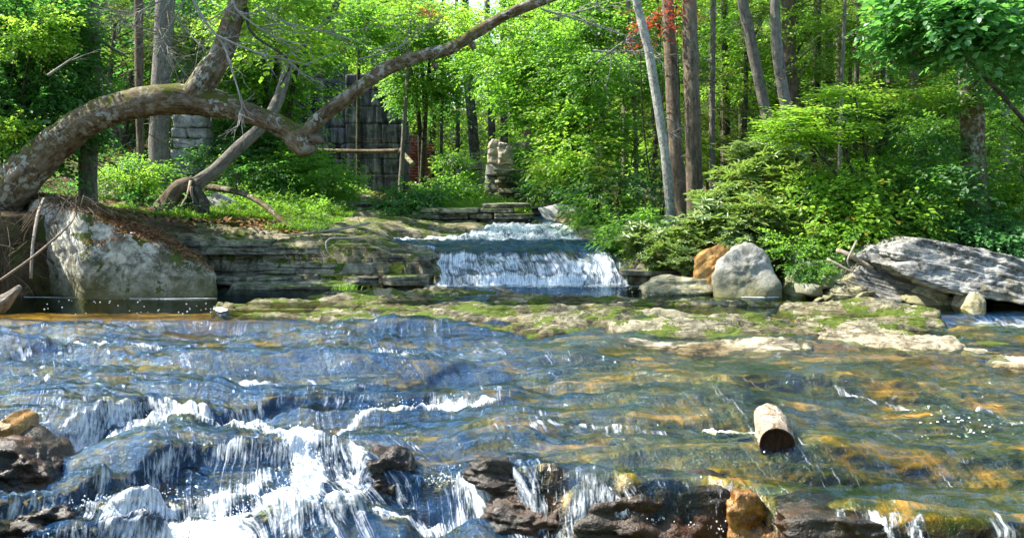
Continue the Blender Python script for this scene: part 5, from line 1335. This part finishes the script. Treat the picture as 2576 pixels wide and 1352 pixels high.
S_('dim green shrub under the maples beyond the white trunk', (1580, 20), [(1560, 420, 20, .7, 'needle'), (1600, 340, 21, .8, 'needle'), (1560, 480, 19.5, .55, 'dark'), (1520, 520, 19, .45, 'green')], cat='shrub', name='shrub')
S_('dark leafy shrub in the shade of the pale pillar', (1330, 27), [(1355, 430, 27, .4, 'dark'), (1380, 380, 27, .5, 'dark'), (1370, 475, 25, .4, 'dark')], cat='shrub', name='shrub')
S_('pale green leafy sapling before the red brick wall', (1100, 26), [(1145, 400, 25.5, .32, 'green'), (1155, 440, 25.5, .30, 'green'), (1130, 490, 25, .35, 'green')])
S_('dark green bush at the rim of the brown rock beds', (1040, 22), [(1030, 510, 21.6, .50, 'dark'), (1050, 500, 22, .35, 'green'), (1020, 545, 21, .38, 'dark'), (1000, 500, 22, .35, 'dark')], cat='bush', name='bush')
S_('fresh green weedy bush along the foot of the low wall', (1150, 25), [(1130, 470, 24.5, .5, 'green'), (1170, 495, 24.5, .32, 'green'), (1090, 495, 24, .45, 'green'), (1200, 505, 24, .3, 'green')], cat='bush', name='bush')
S_('light leafed sapling on the slope under the rusty pipe', (780, 23), [(760, 400, 23, .55, 'green'), (800, 430, 22.5, .55, 'green'), (700, 380, 24, .6, 'green'), (720, 440, 22.5, .5, 'green'), (640, 400, 24, .55, 'dark'), (590, 350, 24, .6, 'green'), (840, 460, 22, .4, 'green')])
S_('leafy undergrowth sapling behind the leaning dead trunk', (600, 22), [(600, 430, 21.5, .45, 'green'), (650, 450, 21.5, .45, 'dark'), (560, 390, 22, .45, 'dark'), (640, 350, 23, .5, 'dark'), (540, 330, 23.5, .5, 'dark')])
S_('small bright shrub at the foot of the slim pale trunk', (370, 18.5), [(360, 430, 18.5, .35, 'green'), (300, 440, 18.5, .35, 'green'), (330, 450, 18, .25, 'yellow')], cat='shrub', name='shrub')
# far side, right
for lb, base, bl in [
    ('rhododendron bush with glossy whorled leaves at the foot of the brown trunk pair', (1850, 15.8), [(1830, 560, 15.5, .50, 'rhodo'), (1900, 540, 15.6, .50, 'rhodo'), (1780, 590, 15.6, .40, 'rhodo'), (1960, 560, 15.4, .45, 'rhodo'), (1870, 600, 15.1, .35, 'rhodo'), (1820, 500, 16, .40, 'rhodo')]),
    ('pale sunlit rhododendron rising behind the grey pointed boulder', (1950, 16.6), [(1900, 440, 16.4, .50, 'rhodo'), (1960, 400, 16.6, .40, 'rhodo'), (1990, 470, 16.2, .50, 'rhodo'), (1930, 500, 16, .45, 'rhodo'), (2050, 520, 15.8, .45, 'rhodo'), (1890, 395, 17, .35, 'rhodo'), (2040, 590, 15.2, .40, 'rhodo')]),
    ('low dark rhododendron overhanging the side of the fall', (1690, 15.8), [(1690, 640, 15.4, .33, 'rhodo'), (1640, 600, 15.8, .38, 'rhodo'), (1720, 610, 15.6, .35, 'rhodo'), (1740, 655, 15.0, .25, 'rhodo')]),
    ]: S_(lb, base, bl, cat='bush', name='bush')
S_('mossy leafy shrub drooping over the dark rock beside the fall', (1620, 16.4), [(1600, 590, 16.4, .35, 'green'), (1640, 650, 15.9, .28, 'yellow'), (1580, 560, 17, .38, 'green'), (1590, 620, 16.2, .2, 'green')], cat='shrub', name='shrub')
S_('sunlit yellow green maple spray fanning over the right bank', (2200, 15.8), [(2080, 290, 15.2, .42, 'yellow', .45), (2000, 320, 15.1, .36, 'yellow', .35), (2150, 240, 15.4, .36, 'yellow', .4), (2210, 320, 15.6, .34, 'yellow', .6), (2050, 350, 15.3, .34, 'yellow', .4), (2270, 240, 15.8, .4, 'yellow', .5), (2350, 260, 16, .4, 'green', .5), (1960, 340, 15.2, .22, 'yellow', .4)], name='maple_sapling', r=.035)
S_('green understory tree crowding the bank above the tilted slab', (2260, 15.4), [(2190, 430, 15.6, .4, 'green'), (2110, 470, 15.6, .36, 'yellow'), (2270, 460, 15.4, .42, 'green'), (2320, 370, 15.6, .36, 'dark'), (2170, 510, 15.2, .55, 'yellow'), (2080, 490, 15.4, .45, 'yellow'), (2260, 540, 14.9, .4, 'yellow'), (2110, 580, 14.9, .4, 'yellow'), (2180, 580, 14.8, .35, 'green'), (2330, 470, 15.2, .5, 'dark'), (2340, 545, 15.0, .36, 'dark'), (2300, 590, 14.7, .25, 'green')], name='understory_tree', cat='tree', r=.05)
S_('small green sprig bush between the grey boulder and the heap', (2030, 14.9), [(2030, 640, 14.5, .28, 'green'), (1990, 610, 14.6, .25, 'green'), (2060, 690, 14.2, .2, 'green'), (2020, 690, 14.2, .14, 'dark')], cat='bush', name='bush')
S_('dark glossy canopy of large oval leaves high at the corner', (2780, 15.5), [(2330, 50, 14.6, .50, 'big'), (2420, 90, 14.4, .50, 'big'), (2290, 100, 14.9, .28, 'big'), (2350, 140, 14.9, .25, 'big'), (2260, 60, 15.2, .3, 'green'), (2500, 40, 14.4, .60, 'big'), (2380, 10, 14.6, .6, 'big'), (2550, 110, 14.4, .5, 'big'), (2260, 140, 15, .3, 'big'), (2500, 170, 15.2, .3, 'big'), (2560, 210, 15.3, .34, 'big'), (2300, 10, 15, .4, 'green'), (2590, 20, 14.6, .6, 'big')], name='tree', cat='tree', r=.05, stems=1)
S_('shaded bush of round leaves trailing over the top of the tilted slab', (2560, 14.6), [(2440, 590, 14.6, .28, 'big'), (2500, 610, 14.4, .28, 'big'), (2400, 570, 14.8, .28, 'big'), (2560, 640, 14.2, .22, 'big'), (2540, 590, 14.6, .3, 'big'), (2460, 560, 15, .3, 'dark')], cat='bush', name='bush')
S_('dense mid green bush around the foot of the big dark trunk', (2540, 16.2), [(2540, 470, 16.2, .6, 'green'), (2550, 560, 15.7, .4, 'green'), (2580, 400, 16.4, .65, 'green'), (2580, 300, 17, .7, 'green'), (2560, 220, 17.5, .6, 'dark'), (2390, 470, 17.2, .5, 'green'), (2360, 330, 18, .45, 'green'), (2600, 530, 15.8, .6, 'yellow')], cat='bush', name='bush')
# hemlock veil of the deep right wood
for i, (px, D) in enumerate([(1640, 25), (1780, 28), (1860, 25), (1940, 29), (2040, 25), (2120, 30), (2200, 24), (2300, 27), (2390, 24), (2480, 28), (2570, 24), (1560, 29), (2650, 26)]):
    bl = [(px + R_.uniform(-70, 70), py + R_.uniform(-25, 25), D + R_.uniform(-1, 1), R_.uniform(.7, 1.05), 'needle' if R_.random() < .6 else R_.choice(['green', 'yellow', 'yellow', 'dark'])) for py in (0, 100, 200, 300, 400)]
    g = gpt(px, D)
    t = thing('hemlock_tree', 'feathery hemlock in the veil of green behind the far bank trunks', 'tree', tuple(g), 'hemlocks behind the far bank')
    TB().add([g - Vector((0, 0, .2)), g + Vector((.1, 0, 3)), g + Vector((0, 0, 7.5))], [.08, .06, .03], seg=8, lump=.1).build('trunk', M['bark_dark'], base=tuple(g), parent=t)
    for b in bl: crown_at(t, P(*b[:3]), b[3], b[4])
# forest wall: alike trees, with trunk and crowns
for i in range(100):
    D = R_.uniform(34, 70) if i < 74 else R_.uniform(60, 85)
    px = -250 + (i * 0.6180339 % 1) * 3100
    if 1090 < px < 1310: continue
    g = gpt(px, D)
    bright = px > 1000
    t = thing('forest_tree', 'unseen leafy tree behind the camera, added to darken water reflections', 'tree', tuple(g), 'trees of the far woods')
    H = R_.uniform(8, 12)
    TB().add([g - Vector((0, 0, .3)), g + Vector((.2, 0, H * .5)), g + Vector((0, 0, H))], [.15, .12, .05], seg=7, lump=.08).build('trunk', M['bark_dark'], base=tuple(g), parent=t)
    for k in range(5):
        s = R_.uniform(.9, 1.4)
        q = g + Vector((R_.uniform(-1.2, 1.2), R_.uniform(-1, 1), H * (.18 + .2 * k) + R_.uniform(-.4, .4)))
        crown_at(t, q, s * (1.1 if k < 3 else .8), 'fary' if R_.random() < (.55 if bright else .25) else 'far')
for i in range(18):  # unseen trees behind the camera, added to darken the low sky's reflection
    a = -2.9 + 2.65 * i / 17
    g = Vector((math.cos(a) * R_.uniform(11, 15), math.sin(a) * R_.uniform(9, 14) + 1, 0)); g.z = float(Gh(g.x, g.y))
    t = thing('forest_tree', 'unseen leafy tree behind the camera, added to darken water reflections', 'tree', tuple(g), 'trees of the far woods')
    TB().add([g - Vector((0, 0, .3)), g + Vector((.2, 0, 4)), g + Vector((0, 0, 8))], [.15, .12, .05], seg=7, lump=.08).build('trunk', M['bark_dark'], base=tuple(g), parent=t)
    for k in range(4): crown_at(t, g + Vector((R_.uniform(-1, 1), R_.uniform(-1, 1), 1.8 + 1.9 * k)), R_.uniform(.9, 1.2), 'far')
S_('little maple with scarlet leaves beside the brown trunk pair', (1660, 20), [(1660, 60, 18.2, .8, 'red'), (1700, 30, 18.2, .7, 'red'), (1610, 110, 18.2, .4, 'red'), (1080, 35, 22, .4, 'red')], r=.02)

# ------------------------------------------------------------------ rusty pipe and its post
pp = thing('rusty_pipe', 'long rusty pipe with a bent end in front of the tall ruined wall', 'pipe', tuple(P(920, 382, 27)))
TB().add([P(800, 378, 27.2), P(860, 380, 27), P(940, 381, 26.8), P(1006, 379, 26.6)], [.062] * 4, seg=14, lump=.03).build('straight_run', M['pipe'], base=P(920, 382, 27), parent=pp)
TB().add([P(1004, 379, 26.6), P(1010, 381, 26.6), P(1016, 386, 26.6)], [.085, .088, .085], seg=14, smooth=False).build('elbow_collar', M['pipe'], base=P(1010, 381, 26.6), parent=pp)
TB().add([P(1012, 383, 26.6), P(1025, 398, 26.4), P(1040, 414, 26.2)], [.062] * 3, seg=14, lump=.03).build('bent_end', M['tanstone'], base=P(1010, 381, 26.6), parent=pp)
o = put('wooden_post', [(x, y, z) for z in (P(856, 442, 26.9).z - .15, P(856, 415, 26.9).z) for x, y in ((P(849, 430, 26.9).x, 26.85), (P(861, 430, 26.9).x, 26.85), (P(861, 430, 26.9).x, 27.0), (P(849, 430, 26.9).x, 27.0))], [(3, 2, 1, 0), (4, 5, 6, 7), (0, 1, 5, 4), (1, 2, 6, 5), (2, 3, 7, 6), (3, 0, 4, 7)], M['deadwood'], smooth=False)
tag(o, 'short weathered post standing under the rusty pipe', 'post')

# ------------------------------------------------------------------ the cut log in the rapids
def cutlog():
    hx, hy, hz = hit(1962, 1140)
    r = .128
    a = Vector((hx - .03, hy - .02, hz + r * .60)); b = a + Vector((.085, .60, .06))
    t = thing('cut_log', 'short sawn log stranded in the rapids, dark wet end facing out', 'log', (hx, hy + .3, hz))
    ax = (b - a)
    pts = [a + ax * k for k in (0, .06, .3, .6, .85, 1)]
    tb = TB(); tb.add(pts, [r * .98, r, r * 1.02, r * .98, r * .95, r * .86], seg=40, lump=.15, seed=8, step=.03)
    tb.build('bark', M['driftwood'], base=a, parent=t)
    # sawn face, slightly dished, with a bark rim
    n = ax.normalized(); s = n.cross(Vector((0, 0, 1))).normalized(); u_ = s.cross(n)
    V = []; Fc = []
    for ring, (rr, dz) in enumerate([(.99, .0), (.90, -.008), (.86, .004), (.6, .006), (.3, .004), (.02, .004)]):
        for k in range(36):
            th = 2 * math.pi * k / 36
            V.append(a - n * .006 + (s * math.cos(th) + u_ * math.sin(th)) * r * rr * (1 + .02 * math.sin(3 * th + 1)) + n * dz)
    for g_ in range(5):
        for k in range(36):
            Fc.append((g_ * 36 + k, g_ * 36 + (k + 1) % 36, g_ * 36 + 36 + (k + 1) % 36, g_ * 36 + 36 + k))
    Fc.append([5 * 36 + k for k in range(36)])
    put('sawn_end', V, Fc, M['wetwood'], base=a, parent=t, attrs={'bark': np.array([v[:] for v in V]) * 1.0})
cutlog()
# white patch painting in a reflected highlight beside the log; froth; bubbles
def pool_z(x, y):
    i = min(max(np.searchsorted(ys, y), 1), len(ys) - 1); j = min(max(np.searchsorted(xs, x), 1), len(xs) - 1)
    return float(WZ[i, j])
def froth(label, img, th=.012):  # builds froth, and the white patch put in as a reflected highlight
    pg = [hit(a, b)[:2] for a, b in img]
    x0, x1 = min(p[0] for p in pg) - .05, max(p[0] for p in pg) + .05; y0, y1 = min(p[1] for p in pg) - .05, max(p[1] for p in pg) + .05
    A, B = np.meshgrid(np.arange(x0, x1, .008), np.arange(y0, y1, .008))
    d, ins = seg_dist(A, B, pg, True)
    sd = np.where(ins, d, -d) + .02 * fbm(A * 9, B * 9, 0, 4)
    zb = np.array([pool_z(a, b) for a, b in zip(A.ravel(), B.ravel())]).reshape(A.shape)
    zz = zb + .010 + th * np.clip(sd / .015, 0, 1) + .004 * fbm(A * 25, B * 25, 0, 3)
    V_, F_, _ = compact(np.stack([A, B, zz], -1).reshape(-1, 3), grid_faces(A.shape[1], A.shape[0], keep=sd > -.004))
    tag(put('foam_or_glint', V_, F_, M['foam'], base=(float(np.mean([p[0] for p in pg])), float(np.mean([p[1] for p in pg])), float(zb.mean()))), label, 'foam')
froth('white patch standing in for a reflected highlight beside the cut log', [(1765, 1066), (1820, 1056), (1900, 1060), (1915, 1080), (1860, 1086), (1800, 1080)])
froth('small streak of froth at the corner of the rock shelf', [(535, 778), (560, 774), (575, 782), (555, 788)])
iv, fi = ico(1)
Vb, Fb, nb = [], [], 0
for i in range(230):
    if i < 90: px, py = R_.gauss(2400, 90), R_.gauss(1060, 22)
    elif i < 190: px, py = R_.uniform(1080, 1800), R_.uniform(722, 745)
    else: px, py = R_.uniform(100, 550), R_.uniform(752, 790)
    h_ = hit(px, py, d1=15.4); r_ = R_.uniform(.005, .013)
    Vb.append(iv * r_ * np.array([1, 1, .6]) + np.array([h_[0], h_[1], pool_z(h_[0], h_[1]) + .002])); Fb.append(fi + nb); nb += len(iv)
tag(put('bubbles', np.concatenate(Vb), np.concatenate(Fb), M['foam'], base=(1, 9, 0)), 'white bubbles scattered on the water', kind='stuff')
Vb, Fb, nb = [], [], 0
for pl, n_, sp_ in [([(775, 1095), (765, 1130), (790, 1180), (760, 1225), (690, 1262), (610, 1300), (520, 1335)], 420, 26), ([(180, 1290), (350, 1275), (560, 1255)], 160, 20), ([(100, 1095), (330, 1085), (500, 1060)], 120, 12), ([(1080, 1215), (1150, 1215)], 60, 14), ([(1620, 1340), (1850, 1345)], 60, 10), ([(900, 1040), (1200, 1015)], 80, 6)]:
    for i in range(n_):
        k = R_.uniform(0, len(pl) - 1.001); j = int(k); px = pl[j][0] + (pl[j + 1][0] - pl[j][0]) * (k - j) + R_.gauss(0, sp_); py = pl[j][1] + (pl[j + 1][1] - pl[j][1]) * (k - j) + R_.gauss(0, sp_ * .4)
        h_ = hit(px, min(py, 1380)); r_ = R_.uniform(.0025, .007)
        Vb.append(iv * r_ * np.array([1, 1, R_.uniform(1, 1.8)]) + np.array([h_[0], h_[1], h_[2] + abs(R_.gauss(0, .05)) + .01])); Fb.append(fi + nb); nb += len(iv)
tag(put('spray_drops', np.concatenate(Vb), np.concatenate(Fb), M['foam'], base=(-1.5, 7.5, -.5)), 'drops of spray thrown up along the falls', kind='stuff')
# scum line along the boulder foot and under the ledge
def line(label, pts, w):
    W_ = [Pz(a, b, .006) for a, b in pts]
    o = TB().add(W_, [w * R_.uniform(.3, 1) for _ in W_], seg=5, lump=.6, step=.05).build('foam_line', M['foam'], base=W_[0]); tag(o, label, 'foam')
line('thin white scum line along the foot of the huge boulder', [(60, 746), (180, 748), (300, 750), (420, 751), (500, 750), (545, 750)], .006)
line('thin white foam line below the mossy ledge', [(550, 716), (700, 714), (860, 714), (1000, 716), (1095, 718)], .012)
line('short white foam line at the foot of the grey pointed boulder', [(1840, 746), (1900, 748), (1960, 747)], .010)

# ------------------------------------------------------------------ roots, brush and needles round the boulder
tb = TB(); rg = random.Random(3)
for i in range(60):
    a = P(rg.uniform(-60, 70), rg.uniform(560, 740), rg.uniform(13.6, 14.4))
    twigs(tb, a, (rg.gauss(.3, .8), rg.gauss(-.1, .3), rg.gauss(.3, .9)), rg.uniform(.3, .9), rg.uniform(.006, .014), 1, rg, droop=.06, kids=2)
tag(tb.build('brush_pile', M['bark_brown'], base=P(30, 720, 14)), 'tangled reddish brush and roots piled against the boulder end', kind='stuff')
tag(TB().add([P(0, 705, 13.0), P(90, 640, 13.1), P(170, 570, 13.2), (P(190, 540, 13.3))], [.018, .016, .012, .006], seg=7, lump=.1).build('dead_branch', M['deadwood'], base=P(0, 705, 13)), 'long straight dead stick slanting up against the boulder', 'branch')
tag(TB().add([P(78, 700, 13.4), P(82, 620, 13.5), P(95, 540, 13.9), P(110, 500, 14.3)], [.02, .022, .024, .02], seg=8, lump=.12).build('hanging_root', M['deadwood'], base=P(78, 700, 13.4)), 'thick root hanging down the end of the boulder', 'root')
for sdx, (a, b, lb) in enumerate([((150, 505), (215, 600), 'curling roots spilling over the top corner of the boulder')]):
    tb = TB()
    for i in range(46):
        p0 = P(rg.uniform(90, 240), rg.uniform(490, 520), rg.uniform(14.1, 14.6)); 
        twigs(tb, p0, (rg.gauss(.2, .6), -.6, rg.gauss(-.2, .3)), rg.uniform(.25, .6), rg.uniform(.006, .013), 1, rg, droop=.18, kids=1)
    tag(tb.build('roots', M['bark_brown'], base=P(160, 505, 14.3)), lb, 'roots')
# surface sampler for the boulder: scatter where it faces up
def scatter_on(obj, n, minz, rs):
    me = obj.data; nv = len(me.vertices)
    co = np.empty(nv * 3); me.vertices.foreach_get('co', co); co = co.reshape(-1, 3) + np.array(obj.location)
    no = np.empty(nv * 3); me.vertices.foreach_get('normal', no); no = no.reshape(-1, 3)
    ok = np.where(no[:, 2] > minz)[0]
    k = rs.choice(ok, n)
    return co[k] + rs.normal(0, .02, (n, 3)) * np.array([1, 1, 0.1]), no[k]
def blades(name, label, pos, nrm_jit, L, w, mat, rs, up=False, kind='stuff', bend=.3):
    n = len(pos)
    a = rs.uniform(0, 2 * np.pi, n); l_ = L * rs.uniform(.5, 1.3, n)
    if up:
        tilt = rs.uniform(0, bend, n)
        d = np.stack([np.cos(a) * np.sin(tilt), np.sin(a) * np.sin(tilt), np.cos(tilt)], -1)
    else:
        d = np.stack([np.cos(a), np.sin(a), rs.normal(0, nrm_jit, n)], -1)
    s = np.stack([-np.sin(a), np.cos(a), rs.normal(0, .4, n)], -1) * (w * rs.uniform(.6, 1.3, n))[:, None]
    p1 = pos + d * (l_ * .55)[:, None]; p2 = pos + d * l_[:, None] + (np.stack([np.cos(a), np.sin(a), -np.ones(n)], -1) * (l_ * .25)[:, None] if up else 0)
    V_ = np.stack([pos - s * .5, pos + s * .5, p1 + s * .5, p2, p1 - s * .5], 1).reshape(-1, 3)
    b_ = (np.arange(n) * 5)[:, None]
    F_ = np.concatenate([b_ + [0, 1, 2, 4], b_ + [4, 2, 3, 3]])  # degenerate corner closes the tip
    Fq_ = np.concatenate([b_ + np.array([0, 1, 2, 4])]); Ft_ = b_ + np.array([4, 2, 3])
    faces = Fq_.tolist() + Ft_.tolist()
    return tag(put(name, V_, faces, M[mat], smooth=False), label, kind=kind)
rs = np.random.RandomState(4)
pos, _n = scatter_on(boulder, 9000, .55, rs)
blades('pine_needles', 'orange pine needles and bark litter on the back of the boulder', pos + [0, 0, .01], .25, .07, .012, 'litter', rs)
# litter, grass, ferns on the banks
def region(n, pxr, Dr, cond=None):
    px = rs.uniform(*pxr, n); D = rs.uniform(*Dr, n)
    x = (px - CX) / FPX * D
    if cond is not None:
        k = cond(px, D, x); px, D, x = px[k], D[k], x[k]
    zt_ = Gh(x, D)
    inb_ = (x > -6.0) & (x < 3.2) & (D > 15.7) & (D < 24.0)
    zt_ = np.where(inb_, np.maximum(zt_, left_top(x, D) - .03), zt_)
    return np.stack([x, D, zt_], -1)
nz = lambda x, D, s=1.0: fbm(x * s, D * s, 4, 3)
pos = region(26000, (-100, 2750), (15, 30), lambda p, D, x: (np.abs(x) > 3.3))
blades('leaf_litter', 'fallen brown leaves on the forest floor', pos + [0, 0, .01], .3, .08, .04, 'litter', rs)
pos = region(60000, (440, 900), (16.4, 25), lambda p, D, x: (nz(x, D, .8) > -.12) & (x < -3.3) & (D > 17.0 + (x + 7) * -.1))
blades('grass', 'bright green grass and weeds on the bank above the ledge', pos, 0, .14, .012, 'fern', rs, up=True, bend=.9)
pos = region(16000, (1030, 1290), (21.5, 27), lambda p, D, x: nz(x, D) > -.1)
blades('grass', 'green weeds on the ledge before the ruined pillar', pos + [0, 0, .15], 0, .2, .015, 'fern', rs, up=True, bend=.9)
pos = region(12000, (240, 460), (16.5, 22), lambda p, D, x: nz(x, D) > .05)
blades('grass', 'moss green tufts round the trunks on the bank', pos, 0, .08, .012, 'fern', rs, up=True, bend=.9)
pos = region(9000, (1620, 2420), (14.6, 17), lambda p, D, x: nz(x, D) > 0)
blades('grass', 'low weeds at the foot of the bushes on the far bank', pos, 0, .12, .012, 'fern', rs, up=True, bend=.9)
pos = np.array([Pz(rs.normal(870, 14), rs.normal(730, 2), .03)[:] for _ in range(160)])
blades('grass_tuft', 'small grass tuft growing at the edge of the rock shelf', pos, 0, .13, .008, 'fern', rs, up=True, bend=.7, kind=None)['category'] = 'grass tuft'
# low herbs: small broad leaf sprays hugging the ground
def herbs(label, pos, kind, mat, seed, sc=(.35, .8)):
    r2 = np.random.RandomState(seed); n = len(pos)
    V_, F_ = leaf_arrays(kind, pos + np.stack([r2.normal(0, .05, n), r2.normal(0, .05, n), r2.uniform(0, .22, n)], -1), r2.uniform(0, 6.28, n), r2.normal(.1, .4, n), r2.normal(0, .4, n), r2.uniform(*sc, n), seed)
    tag(put('undergrowth', V_, F_, M[mat], smooth=False), label, kind='stuff')
herbs('leafy green undergrowth covering the slope below the ruins', region(3800, (520, 900), (19, 30), lambda p, D, x: x < -3.8), 'small', 'leaf_green', 1)
herbs('dark leafy undergrowth on the near bank', region(1800, (-150, 520), (16.5, 26)), 'small', 'leaf_dark', 2)
herbs('leafy undergrowth on the far bank', region(3600, (1560, 2700), (15.4, 26), lambda p, D, x: x > 2.6), 'small', 'leaf_green', 3)
herbs('fern like undergrowth in the clearing before the low wall', region(1800, (1020, 1420), (24, 33)), 'small', 'leaf_yellow', 4)
herbs('ferny herbs on the grassy slope', region(1400, (560, 860), (18, 24), lambda p, D, x: x < -3.6), 'whorl', 'fern', 5, (.3, .6))
